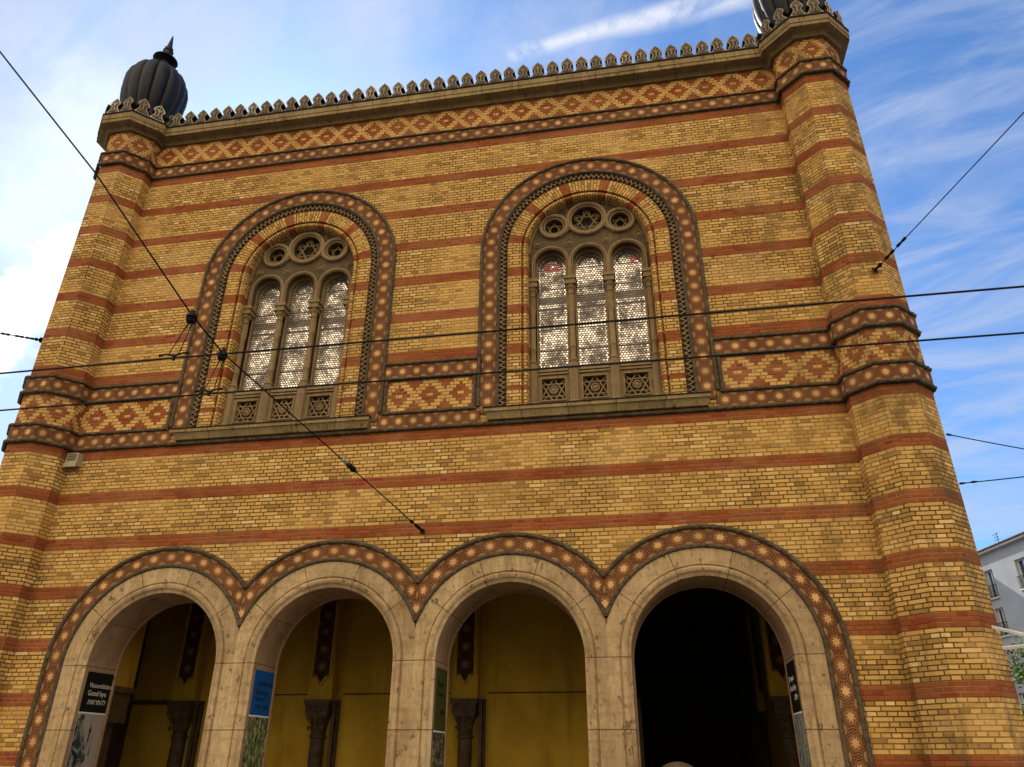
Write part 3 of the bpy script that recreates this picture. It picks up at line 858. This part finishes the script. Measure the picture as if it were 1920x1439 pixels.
# ---- porch behind the arches
mb = MB(); YB = 4.1
mb.box(-8.34, 3.15, YB, YB + .2, 0, 5.55, 0)
o = mb.build('porch_wall', M['plaster'], B)
mb = MB(); mb.box(-8.34, -8.1, .95, YB, 0, 5.55); mb.build('porch_end_wall', M['porchdark'], B)  # darker than the bay wall: porch shade put into its colour
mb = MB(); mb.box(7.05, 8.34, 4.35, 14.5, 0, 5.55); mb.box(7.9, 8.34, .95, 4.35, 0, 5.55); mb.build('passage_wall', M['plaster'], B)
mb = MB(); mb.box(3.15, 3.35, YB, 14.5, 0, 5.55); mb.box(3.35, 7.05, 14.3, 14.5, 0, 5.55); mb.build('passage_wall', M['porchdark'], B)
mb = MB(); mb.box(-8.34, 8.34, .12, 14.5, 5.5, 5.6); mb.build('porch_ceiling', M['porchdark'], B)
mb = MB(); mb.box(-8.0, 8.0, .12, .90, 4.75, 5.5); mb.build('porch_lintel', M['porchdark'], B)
# blind arch with an impost ledge in the first bay, thin ledge lines in the others
mb = MB()
sh = [(-8.1, 0), (-6.98, 0)]
for a, b, z, t in ((-6.2, -3.7, 2.885, .02), (-2.85, -.35, 2.885, .02), (.5, 3.1, 2.885, .02)):
    mb.box(a, b, YB - t, YB, z - .012, z + .012)
mb.box(-8.1, -7.0, YB - .10, YB, 2.70, 2.78)
mb.build('plaster_ledge', M['porchdark'], B)
bx = -5.0
def porch_column(x, y, rz=0):
    mb = MB()
    f = lambda px, py: (x + px, y + py) if not rz else (x + py, y - px)
    mb.lathe([(.20, 0), (.20, .25), (.16, .32), (.15, 1.70), (.165, 1.72), (.15, 1.76), (.145, 1.98)], (x, y - .14, 0), 18)
    c = mb.build('porch_column', M['colstone'], B, 40)
    mb = MB()
    mb.lathe([(.145, 1.97), (.185, 1.99), (.185, 2.03), (.15, 2.06), (.165, 2.18), (.20, 2.32), (.235, 2.42)], (x, y - .14, 0), 16)
    for s in (-1, 1):
        for hz in (2.34, 2.16):
            rr = .085 if hz > 2.3 else .05
            pts = [(x + s * (.13 + (rr * (1 - t * .75)) * math.cos(t * 8)), y - .36, hz + rr * (1 - t * .75) * math.sin(t * 8)) for t in [i / 16 for i in range(17)]]
            mb.tube(pts, .016, 5)
    mb.tube([(x, y - .36, 2.1), (x, y - .37, 2.42)], [.02, .035], 5)
    mb.box(x - .245, x + .245, y - .385, y, 2.42, 2.47); mb.box(x - .26, x + .26, y - .40, y, 2.47, 2.65)
    for i in range(9): mb.tube([(x - .22 + i * .052, y - .405, 2.49), (x - .20 + i * .052, y - .405, 2.63)], .012, 4)
    mb.box(x - .30, x + .30, y - .43, y, 2.65, 2.75)
    mb.build('capital', M['colstone'], c, 40)
    # plastered pier above the capital and the hanging star panel with its pointed foot
    mb = MB(); mb.box(x - .28, x + .28, y - .30, y, 2.75, 5.5); mb.build('pier', M['plaster'], c)
    mb = MB(); w_ = .19
    mb.prism([(x - w_, 3.26), (x - .10, 3.26), (x, 3.10), (x + .10, 3.26), (x + w_, 3.26), (x + w_, 5.4), (x - w_, 5.4)], y - .33, y - .29)
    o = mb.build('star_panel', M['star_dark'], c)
    ul = o.data.uv_layers['uv']
    for l in o.data.loops:
        q = o.data.vertices[l.vertex_index].co; ul.data[l.index].uv = ((q.z - 3.26) / .38, (q.x - x + w_) / (2 * w_))
    mb = MB()
    pts = [(x - w_ - .03, 5.4), (x - w_ - .03, 3.23), (x - .115, 3.23), (x, 3.045), (x + .115, 3.23), (x + w_ + .03, 3.23), (x + w_ + .03, 5.4)]
    mb.tube([(a, y - .33, b) for a, b in pts], .032, 6); mb.build('panel_frame', M['plaster'], c, 40)
    mb = MB(); mb.box(x + .30, x + .37, y - .22, y - .02, 0, 2.75); mb.box(x + .38, x + .42, y - .12, y - .02, 0, 2.76); mb.build('side_strip', M['colstone'], c)
    return c
for x in (-6.65, -3.3, .05, 3.4, 6.75): porch_column(x, YB)
porch_column(7.15, 9.6)
# bracket capital on the left end wall
mb = MB(); mb.box(-7.1, -6.55, 1.15, 1.75, 2.2, 2.75); mb.box(-7.2, -6.5, 1.1, 1.8, 2.75, 2.86); mb.box(-8.1, -6.75, 1.2, 1.7, 0, 2.2); mb.build('bracket_capital', M['colstone'], B)
mb = MB(); mb.box(-8.1, -6.55, 1.12, 1.78, 2.86, 5.5); mb.build('bracket_pier', M['plaster'], B)

# ================================================================== banners on the jambs
def mesh_text(body, size, mat, fr, parent, align='LEFT', name='lettering'):
    cu = bpy.data.curves.new(name, 'FONT'); cu.body = body; cu.size = size; cu.align_x = align; cu.extrude = .0015
    tmp = bpy.data.objects.new('tmp', cu); C.objects.link(tmp)
    dg = bpy.context.evaluated_depsgraph_get(); dg.update()
    me = bpy.data.meshes.new_from_object(tmp.evaluated_get(dg)); bpy.data.objects.remove(tmp)
    me.transform(fr); me.materials.clear(); me.materials.append(mat); me.name = name
    return put(name, me, parent)
def banner(x, facing, ztop, zmid, zbot, mats, lines, label, shapes=None, split=None):
    y0, y1 = .10, .83
    e = thing('banner', label, 'banner', (x, (y0 + y1) / 2, zbot), 'banners on the jambs of the porch arches')
    t = .014 * facing
    def slab(nm, a, b, z0, z1, th, mat):
        mb = MB(); xa, xb = sorted((x + .002 * facing, x + th * facing)); mb.box(xa, xb, a, b, z0, z1); return mb.build(nm, mat, e)
    slab('text_panel', y0, y1, zmid + .012, ztop, .014, mats[0])
    slab('white_strip', y0, y1, zmid - .012, zmid + .012, .016, M['b_white'])
    ph = slab('photo_panel', y0, y1, zbot, zmid - .012, .014, mats[1])
    W = y1 - y0
    for (txt, fx, fz, size, al) in lines:
        yy = y0 + fx * W if facing > 0 else y1 - fx * W
        fr = Matrix(((0, 0, facing, x + .0165 * facing), (facing, 0, 0, yy), (0, 1, 0, fz), (0, 0, 0, 1)))
        mesh_text(txt, size, mats[2], fr, e, al)
    if shapes:
        mb = MB()
        for poly in shapes:
            q = [(x + .0165 * facing, (y0 + a * W) if facing > 0 else (y1 - a * W), b) for a, b in poly]
            mb.face(q, None, 0)
        mb.build('photo_motif', mats[3], e)
    return e
def heb(s): return s[::-1]
banner(AX[0] - 1.30, 1, 3.03, 2.32, .55, (M['b_black'], M['b_grey'], M['ink_light'], M['p_build']),
       [('Viszontlátásra', .14, 2.76, .118, 'LEFT'), ('Good bye', .14, 2.62, .13, 'LEFT'), (heb('להתראות'), .90, 2.47, .13, 'RIGHT')],
       'black and white banner reading Good bye, on the jamb of the leftmost porch arch',
       [[(0, .56), (.62, .56), (.60, 1.35), (.52, 1.55), (.50, 1.75), (.42, 1.85), (.36, 1.95), (.28, 2.10), (.22, 2.29), (0, 2.29)],
        [(.52, 1.5), (.60, 1.5), (.585, 1.98), (.62, 2.04), (.575, 2.10), (.56, 2.30), (.545, 2.10), (.50, 2.04), (.535, 1.98)],
        [(.66, 1.6), (.72, 1.6), (.70, 1.85), (.69, 1.98), (.68, 1.85)]])
banner(AX[1] - 1.30, 1, 3.02, 2.255, .55, (M['b_blue'], M['p_leaf'], M['ink_dark']),
       [('Családkutatás', .12, 2.77, .115, 'LEFT'), ('Genealogy', .12, 2.62, .115, 'LEFT'), ('research', .12, 2.51, .115, 'LEFT'), (heb('חקר יחסין'), .88, 2.37, .12, 'RIGHT')],
       'blue banner with dark lettering above a green garden photo, on a porch arch jamb')
banner(AX[2] - 1.30, 1, 3.02, 2.00, .55, (M['b_olive'], M['p_crowd'], M['ink_dark']),
       [('Múzeum', .12, 2.72, .12, 'LEFT'), ('Museum', .12, 2.56, .12, 'LEFT'), (heb('מוזיאון'), .90, 2.27, .13, 'RIGHT')],
       'dark olive green banner with faint lettering above an old photo, on a porch arch jamb')
banner(AX[3] + 1.30, -1, 3.05, 2.27, .55, (M['b_black'], M['p_street'], M['ink_light']),
       [('Jó napot', .14, 2.76, .125, 'LEFT'), ('Good day', .14, 2.61, .13, 'LEFT'), (heb('שלום'), .90, 2.46, .13, 'RIGHT')],
       'narrow looking black banner above a street photo, on the right jamb of the dark archway')

# ================================================================== alarm box, wires, bracket
e = thing('alarm_box', 'small beige box fixed on the wall beside the left corner tower', 'alarm box', (-7.80, -.08, 7.12))
mb = MB(); mb.prism([(-7.96, 7.14), (-7.68, 7.14), (-7.68, 7.40), (-7.70, 7.42), (-7.94, 7.42), (-7.96, 7.40)], -.16, -.002); mb.build('housing', M['beige'], e)
mb = MB(); mb.box(-7.975, -7.665, -.185, -.162, 7.10, 7.20); mb.build('lower_lip', M['beige'], e)
mb = MB()
for i in range(4): mb.box(-7.92, -7.72, -.168, -.161, 7.255 + i * .04, 7.272 + i * .04)
mb.build('vent_slot', M['slot'], e)

def sag(a, b, s, n=24):
    a, b = Vector(a), Vector(b)
    return [a + (b - a) * (i / n) + Vector((0, 0, -4 * s * (i / n) * (1 - i / n))) for i in range(n + 1)]
def wire_thing(name, label, pts, r, cat='wire', group='overhead wires in front of the building'):
    mb = MB(); mb.tube(pts, r, 6); o = mb.build(name, M['wire'], None, 60); return tag(o, label, cat, group)
wire_thing('contact_wire', 'upper of the two taut black contact wires crossing in front of both arched windows', [(-45, -6.45, 5.55), (-.95, -6.72, 5.585), (45, -6.66, 5.60)], .0115)
wire_thing('contact_wire', 'lower of the two taut black contact wires, running just above the window sills', [(-45, -5.55, 5.55), (-1.05, -5.80, 5.59), (45, -5.68, 5.60)], .0115)

# span wire with its hangers
S0 = (.03, -.02, 5.41); S2 = (-1.02, -5.75, 6.19); S1 = (-.87, -6.70, 6.15); SA = (-1.87, -7.6, 7.63); SB = (-6.2, -9.6, 12.9)
e = thing('span_wire', 'slanting black span wire with two insulators, hooked to the wall above the porch', 'wire', S0, 'overhead wires in front of the building')
mb = MB()
for a, b in ((SB, SA), (SA, S1), (S1, S2), (S2, S0)): mb.tube(sag(a, b, .004, 6), .010, 6)
mb.build('cable', M['wire'], e, 60)
v = Vector(S2) - Vector(S0)
def along(t): return Vector(S0) + v * t
mb = MB(); d = v.normalized()
mb.lathe([(0, 0), (.05, .002), (.05, .012), (.02, .02), (.018, .10), (.03, .12), (.03, .30), (.014, .32), (.014, .40), (.03, .42), (.03, .50), (0, .52)], S0, 8, d); mb.build('wall_hook', M['wire'], e, 40)
mb = MB(); mb.lathe([(0, 0), (.018, .01), (.018, .07), (.045, .09), (.05, .16), (.03, .19), (.045, .22), (.045, .28), (0, .30)], along(.42), 10, d); mb.build('strain_insulator', M['ceramic'], e, 40)
mb = MB(); mb.lathe([(0, 0), (.022, .01), (.03, .06), (.022, .13), (0, .14)], along(.475), 8, d); mb.build('turnbuckle', M['galv'], e, 40)
CW = [((-.95, -6.72, 5.585), S1), ((-1.05, -5.80, 5.59), S2)]
for (cx_, cy_, cz_), s in CW:
    s = Vector(s)
    mb = MB(); mb.lathe([(0, .07), (.022, .065), (.024, .02), (.058, .0), (.066, -.03), (.045, -.05), (.062, -.065), (.050, -.095), (.020, -.105), (0, -.11)], s, 12)
    mb.tube([s + Vector((-.06, .03, .035)), s + Vector((.06, -.02, -.015))], .016, 6)
    mb.build('insulator', M['ceramic'], e, 40)
    mb = MB()
    for o_ in (-.085, .04):
        a = s + Vector((-.02 if o_ < 0 else .03, 0, -.09)); b = Vector((cx_ + o_, cy_, cz_ + .055))
        m_ = a + (b - a) * .25
        mb.tube([a, m_, b], [.012, .006, .006], 5)
    mb.tube([(cx_ - .20, cy_, cz_ + .045), (cx_ - .12, cy_, cz_ + .055), (cx_, cy_, cz_ + .030), (cx_ + .08, cy_, cz_ + .055), (cx_ + .15, cy_, cz_ + .055)], [.018, .010, .014, .010, .018], 6)
    mb.tube([(cx_ - .01, cy_, cz_ + .03), (cx_ - .01, cy_, cz_ - .025)], .020, 6)
    mb.build('hanger', M['wire'], e, 40)

# wires fixed to the towers
def anchored(label, a, b, s, stuff):
    e = thing('stay_wire', label, 'wire', a, 'overhead wires in front of the building')
    mb = MB(); P = sag(a, b, s, 16); mb.tube(P, .010, 6); mb.build('cable', M['wire'], e, 60)
    d = (P[1] - P[0]).normalized()
    mb = MB()
    for t, prof in stuff: mb.lathe(prof, Vector(a) + (Vector(b) - Vector(a)).normalized() * t, 8, d)
    mb.build('fitting', M['wire'], e, 40); return e
HOOK = [(0, 0), (.07, .003), (.07, .018), (.022, .025), (.022, .10), (.04, .12), (.04, .16), (0, .18)]
PLUG = [(0, 0), (.02, .004), (.02, .06), (.013, .10), (0, .12)]
SPL = [(0, 0), (.025, .01), (.03, .05), (.018, .12), (.028, .16), (.028, .22), (0, .24)]
anchored('thin wire rising from the right corner tower to the upper right', (8.8, -.71, 9.87), (13.6, -6.1, 13.05), .02, [(0, HOOK), (.26, SPL), (.55, SPL)])
anchored('black cable sloping down from the outer side of the right corner tower', (9.54, 0, 6.76), (14.2, .9, 5.95), .05, [(0, PLUG)])
anchored('thin pale cable low on the outer side of the right corner tower', (9.60, .18, 5.90), (13.2, .3, 6.22), .02, [(0, PLUG), (.2, PLUG)])
anchored('short hooked wire leaving the outer side of the left corner tower', (-9.12, -.58, 10.10), (-13.4, -.9, 11.05), .0, [(0, HOOK), (.20, SPL), (.48, SPL), (.86, SPL)])

e = thing('wall_bracket', 'white metal bracket with two arms low on the right corner tower', 'bracket', (9.2, -.4, 3.1))
A0, A1, Bq = Vector((9.16, -.42, 3.44)), Vector((9.31, -.30, 3.12)), Vector((9.98, -.62, 3.16))
for a in (A0, A1):
    mb = MB(); d = (Bq - a)
    mb.tube([a, Bq], .028, 4); n = Vector((.7, -.7, 0))
    mb.build('arm', M['whitepaint'], e)
    mb = MB(); t = Vector((.7, .7, 0)); c = a - n * .012
    P = [c - t * .045 - Vector((0, 0, .09)), c + t * .045 - Vector((0, 0, .09)), c + t * .045 + Vector((0, 0, .09)), c - t * .045 + Vector((0, 0, .09))]
    Q = [p + n * .03 for p in P]
    mb.face(Q); mb.face(list(reversed(P)))
    for i in range(4): mb.face([P[i], P[(i + 1) % 4], Q[(i + 1) % 4], Q[i]])
    for dz in (-.06, .06): mb.lathe([(0, .02), (.014, .02), (.014, 0)], c + n * .03 + Vector((0, 0, dz)), 6, n)
    mb.build('base_plate', M['whitepaint'], e)

# stone ball on a post in front of the right hand arch
e = thing('stone_post', 'round topped stone post standing before the dark rightmost archway', 'post', (4.32, -2.0, 0))
mb = MB(); mb.lathe([(.34, .12), (.34, .30), (.28, .34), (.27, .74), (.33, .78), (.33, .84), (.20, .87)], (4.32, -2.0, 0), 8); mb.build('pedestal', M['ball'], e)
mb = MB(); mb.lathe([(.37 * math.sin(t), 1.20 - .37 * math.cos(t)) for t in [PI * i / 20 for i in range(21)]], (4.32, -2.0, 0), 32); mb.build('stone_ball', M['ball'], e, 60)

# ================================================================== apartment block and tree, far right
pa = Vector((28.5, 45.55, 0)); dd = Vector((.19612, -.98058, 0)); nn = Vector((-.98058, -.19612, 0))
e = thing('apartment_building', 'pale grey rendered apartment block with balcony windows, far behind the right tower', 'building', pa)
def bp(a, z, o=0.0): q = pa + dd * a + nn * o; return (q.x, q.y, z)
def bbox(mb, a0, a1, z0, z1, o0, o1, m=None):
    p = [bp(a, z, o) for z in (z0, z1) for o in (o0, o1) for a in (a0, a1)]
    for q in ((0, 1, 5, 4), (1, 3, 7, 5), (3, 2, 6, 7), (2, 0, 4, 6), (4, 5, 7, 6), (2, 3, 1, 0)): mb.face([p[i] for i in q], None, m)
mb = MB()
cols = [(-12.0, 1.0), (-8.2, .9), (-4.3, .95), (-.15, .92), (3.30, 1.25), (7.4, .95)]
flo = [(1.1, 2.9), (3.78, 5.65), (6.53, 8.38), (9.30, 11.14), (11.85, 13.78)]
a = -16.0
for ca, cw in cols + [(13.0, 0)]:       # wall strips between the window columns, bands between the storeys
    bbox(mb, a, ca, 0, 14.9, -.35, 0); z = 0
    if cw:
        for f0, f1 in flo: bbox(mb, ca, ca + cw, z, f0, -.35, 0); z = f1
        bbox(mb, ca, ca + cw, z, 14.9, -.35, 0)
    a = ca + cw
bbox(mb, -16, 13, 0, 14.9, -9, -.6)
bbox(mb, -16, -2.6, 0, 15.7, .002, 2.6)  # unseen wing behind the tower, added to cast a diagonal shadow
mb.build('wall', M['render'], e)
mb = MB()
bbox(mb, -16.2, 13.2, 14.9, 15.02, -.4, .35, 0)
P = [bp(-16.3, 15.02, .42), bp(13.3, 15.02, .42), bp(13.3, 16.9, -4.5), bp(-16.3, 16.9, -4.5)]
mb.face(P, None, 1); P2 = [bp(-16.3, 16.9, -4.5), bp(13.3, 16.9, -4.5), bp(13.3, 15.02, -9.4), bp(-16.3, 15.02, -9.4)]; mb.face(P2, None, 1)
for i in range(60): q = -16.2 + i * .49; mb.tube([bp(q, 15.06, .44), bp(q, 15.6, -1.0)], .07, 5, 1)
rf = mb.build('roof', [M['frame'], M['roof']], e)
mb = MB()
mb.tube([bp(1.2, 15.0, -.8), bp(1.2, 16.3, -.8)], .02, 5)
for z, l in ((16.2, .5), (16.0, .4), (15.8, .45)): mb.tube([bp(1.2 - l, z, -.8), bp(1.2 + l * .4, z, -.8)], .02, 4)
mb.build('aerial', M['iron'], rf)
for ca, cw in cols:
    for i, (f0, f1) in enumerate(flo):
        mb = MB(); bbox(mb, ca, ca + .08, f0, f1, -.26, -.18); bbox(mb, ca + cw - .08, ca + cw, f0, f1, -.26, -.18); bbox(mb, ca + .08, ca + cw - .08, f1 - .08, f1, -.26, -.18); bbox(mb, ca + .08, ca + cw - .08, f0, f0 + .08, -.26, -.18); bbox(mb, ca + cw / 2 - .04, ca + cw / 2 + .04, f0 + .08, f1 - .08, -.26, -.18)
        w = mb.build('window', M['frame'], e)
        mb = MB(); bbox(mb, ca + .02, ca + cw - .02, f0, f1, -.33, -.27); mb.build('pane', M['pane'], w)
        mb = MB(); bbox(mb, ca - .12, ca + cw + .12, f0 - .09, f0 - .002, -.15, .13); mb.build('sill', M['frame'], w)
        if i in (4, 1, 3):
            mb = MB()
            mb.tube([bp(ca - .05, f0 + .85, .10), bp(ca + cw + .05, f0 + .85, .10)], .022, 5); mb.tube([bp(ca - .05, f0 + .12, .10), bp(ca + cw + .05, f0 + .12, .10)], .018, 5)
            n = int(cw / .11)
            for j in range(n + 1): q = ca - .03 + (cw + .06) * j / n; mb.tube([bp(q, f0 + .0, .10), bp(q, f0 + .85, .10)], .013, 4)
            for q in (ca - .05, ca + cw + .05): mb.tube([bp(q, f0 + .85, .10), bp(q, f0 + .85, -.02)], .02, 4)
            mb.build('railing', M['iron'], w)

def tree(x, y, h, rad, label, seed):
    rnd = random.Random(seed)
    e = thing('broadleaf_tree', label, 'tree', (x, y, 0))
    mb = MB(); mb.tube([(x, y, 0), (x + .05, y, h * .3), (x - .05, y + .05, h * .6), (x, y, h * .85)], [.16, .13, .08, .03], 8)
    for i in range(9):
        a = i * 2.4; z = h * (.32 + .05 * i); L = rad * (.9 - .05 * i)
        mb.tube([(x, y, z), (x + L * .5 * math.cos(a), y + L * .5 * math.sin(a), z + .3), (x + L * math.cos(a), y + L * math.sin(a), z + .8)], [.06, .04, .015], 5)
    mb.build('trunk', M['bark'], e, 50)
    mb = MB(); cl = []
    for i in range(34):
        t = rnd.uniform(0, 2 * PI); u = rnd.uniform(-1, 1); r = rad * rnd.uniform(.35, 1.0)
        cl.append((x + r * math.cos(t) * math.sqrt(1 - u * u), y + r * math.sin(t) * math.sqrt(1 - u * u), h * .66 + u * h * .34, rnd.uniform(.28, .6)))
    for cx_, cy_, cz_, cr in cl:
        for i in range(150):
            v_ = Vector((rnd.gauss(0, 1), rnd.gauss(0, 1), rnd.gauss(0, 1))).normalized() * cr * rnd.uniform(.3, 1.05)
            p = Vector((cx_, cy_, cz_)) + v_
            a = Vector((rnd.gauss(0, 1), rnd.gauss(0, 1), rnd.gauss(0, .6))).normalized(); b = a.orthogonal().normalized(); s = rnd.uniform(.05, .095)
            mb.face([p - a * s, p + b * s * .5, p + a * s, p - b * s * .5])
    mb.build('crown', M['leaf'], e, fix=False)
tree(14.95, 10.6, 4.55, 1.40, 'sunlit green leafy tree low at the right edge, behind the right corner tower', 3)

# ================================================================== ground
mb = MB(); mb.face([(-600, -600, -.14), (600, -600, -.14), (600, 600, -.14), (-600, 600, -.14)]); kind(mb.build('ground', M['asphalt']), 'structure')
mb = MB(); mb.box(-60, 60, -4.2, 22, -.2, 0.0); kind(mb.build('pavement', M['paving']), 'structure')
mb = MB(); mb.box(-60, 60, -4.4, -4.2, -.2, .004); kind(mb.build('kerb', M['ball']), 'structure')

# ================================================================== sky and sun
SUN = Vector((-.42, .70, .58)).normalized()
el = math.asin(SUN.z); az = math.atan2(SUN.x, SUN.y)
W = bpy.data.worlds.new('World'); bpy.context.scene.world = W; W.use_nodes = True
nt = W.node_tree; bg = nt.nodes['Background']
sky = nt.nodes.new('ShaderNodeTexSky'); sky.sky_type = 'NISHITA'; sky.sun_disc = False
sky.sun_elevation = el; sky.sun_rotation = az; sky.air_density = 1.0; sky.dust_density = .6; sky.ozone_density = 2.2
class WG(G):
    def __init__(s): s.nt = nt
g = WG()
tc = nt.nodes.new('ShaderNodeTexCoord'); sp = nt.nodes.new('ShaderNodeSeparateXYZ'); nt.links.new(tc.outputs['Generated'], sp.inputs[0])
dx, dy, dz = [X(nt, sp.outputs[i]) for i in range(3)]
dzc = dz.max(.02) + .18
cx_, cy_ = dx / dzc, dy / dzc
n1 = g.noise(g.vec(cx_ * 1.0 + cy_ * .55, cy_ * .42 - cx_ * .18, 1.7), 1.9, 8, .60, .9)
n2 = g.noise(g.vec(cx_ * .8, cy_ * .8, 5.2), 3.4, 9, .62, .5)
sunny = dx * SUN.x + dy * SUN.y + dz * SUN.z
left = (0.0 - dx)
cover = n1 * .85 + n2 * .40 + left * .21 - (0.30 - dy).max(0.0) * .0
cloud = cover.ramp(.50, .86)
n4 = g.noise(g.vec(cx_ * 1.3 - cy_ * .35, cy_ * 3.2 + cx_ * 1.3, 3.3), 2.0, 9, .62, .9)
n5 = g.noise(g.vec(cx_, cy_, 12.0), 1.1, 3, .5)
wisp = (n4 * .75 + n5 * .35 - (dz - .45).max(0.0) * .25).ramp(.42, .70) * .62
def streak(ax, ay, bx_, by, w0, w1):
    """a band of cirrus between two directions, broken up by noise"""
    L2 = (bx_ - ax) ** 2 + (by - ay) ** 2
    t = ((cx_ - ax) * ((bx_ - ax) / L2) + (cy_ - ay) * ((by - ay) / L2)).clamp()
    ex = cx_ - (t * (bx_ - ax) + ax); ey = cy_ - (t * (by - ay) + ay)
    d = (ex * ex + ey * ey).pow(.5) + (n2 - .5) * w0 * 2.6 + (n3 - .5) * w0 * 1.6
    return 1.0 - d.ramp(w0 * (1 - w1), w0 * (1 + w1))
n3 = g.noise(g.vec(cx_, cy_, 9.1), 13, 6, .65, .4)
s1 = streak(-.11, .652, .22, .610, .013, 1.0) * (n3.ramp(.30, .62) * .75 + .25)
s2 = streak(-1.7, 1.28, -.86, .865, .062, .35)
s3 = streak(-.95, .80, -.70, .64, .085, 1.0) * .7
cm = (cloud * .80 * (n4.ramp(.2, .6) * .5 + .5)).max(wisp).max(s1).max(s2).max(s3).clamp()
ccol = g.mix(sunny.ramp(.55, .98), (3.7, 4.25, 5.5), (4.9, 5.3, 6.4))
ccol = g.mix(s1 * .7, ccol, (6.6, 6.7, 7.1))
ccol = g.mix(s2.max(s3), ccol, (8.6, 8.7, 9.0))
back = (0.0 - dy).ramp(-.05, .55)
ccol = g.mix(back, ccol, (22.0, 18.4, 13.2))  # warm fill for the facade, added to the unseen sky behind the camera
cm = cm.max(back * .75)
low = 1.0 - back * (1.0 - dz.ramp(.05, .50)) * .68  # unseen rear sky darkened near the horizon to keep the porch dim
skyb = g.mix(1.0, sky.outputs[0], (.62, .94, 1.28), 'MULTIPLY')
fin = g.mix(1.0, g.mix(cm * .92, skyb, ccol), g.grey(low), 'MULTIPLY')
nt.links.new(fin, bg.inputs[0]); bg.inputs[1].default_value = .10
L = bpy.data.lights.new('sun', 'SUN'); L.energy = 3.5; L.angle = R(.55); L.color = (1, .95, .87)
lo = bpy.data.objects.new('sun', L); C.objects.link(lo); lo.rotation_euler = SUN.to_track_quat('Z', 'Y').to_euler()

# ================================================================== camera
cam = bpy.data.cameras.new('camera'); co = bpy.data.objects.new('camera', cam); C.objects.link(co)
f, pan, tilt, roll = 1390.37, -.171838, .467893, .0049247
cam.sensor_fit = 'HORIZONTAL'; cam.sensor_width = 36; cam.lens = f / 1920 * 36; cam.clip_end = 2000; cam.clip_start = .1
fwd = Vector((math.sin(pan) * math.cos(tilt), math.cos(pan) * math.cos(tilt), math.sin(tilt)))
r0 = Vector((math.cos(pan), -math.sin(pan), 0)); u0 = r0.cross(fwd)
rt = r0 * math.cos(roll) + u0 * math.sin(roll); up = -r0 * math.sin(roll) + u0 * math.cos(roll)
co.matrix_world = Matrix(((rt.x, up.x, -fwd.x, 4.0218), (rt.y, up.y, -fwd.y, -13.2589), (rt.z, up.z, -fwd.z, 1.6), (0, 0, 0, 1)))
sc = bpy.context.scene; sc.camera = co
sc.view_settings.view_transform = 'Standard'; sc.view_settings.look = 'None'; sc.view_settings.exposure = 0.6; sc.view_settings.gamma = 1
sc.render.resolution_x, sc.render.resolution_y = 1024, 767
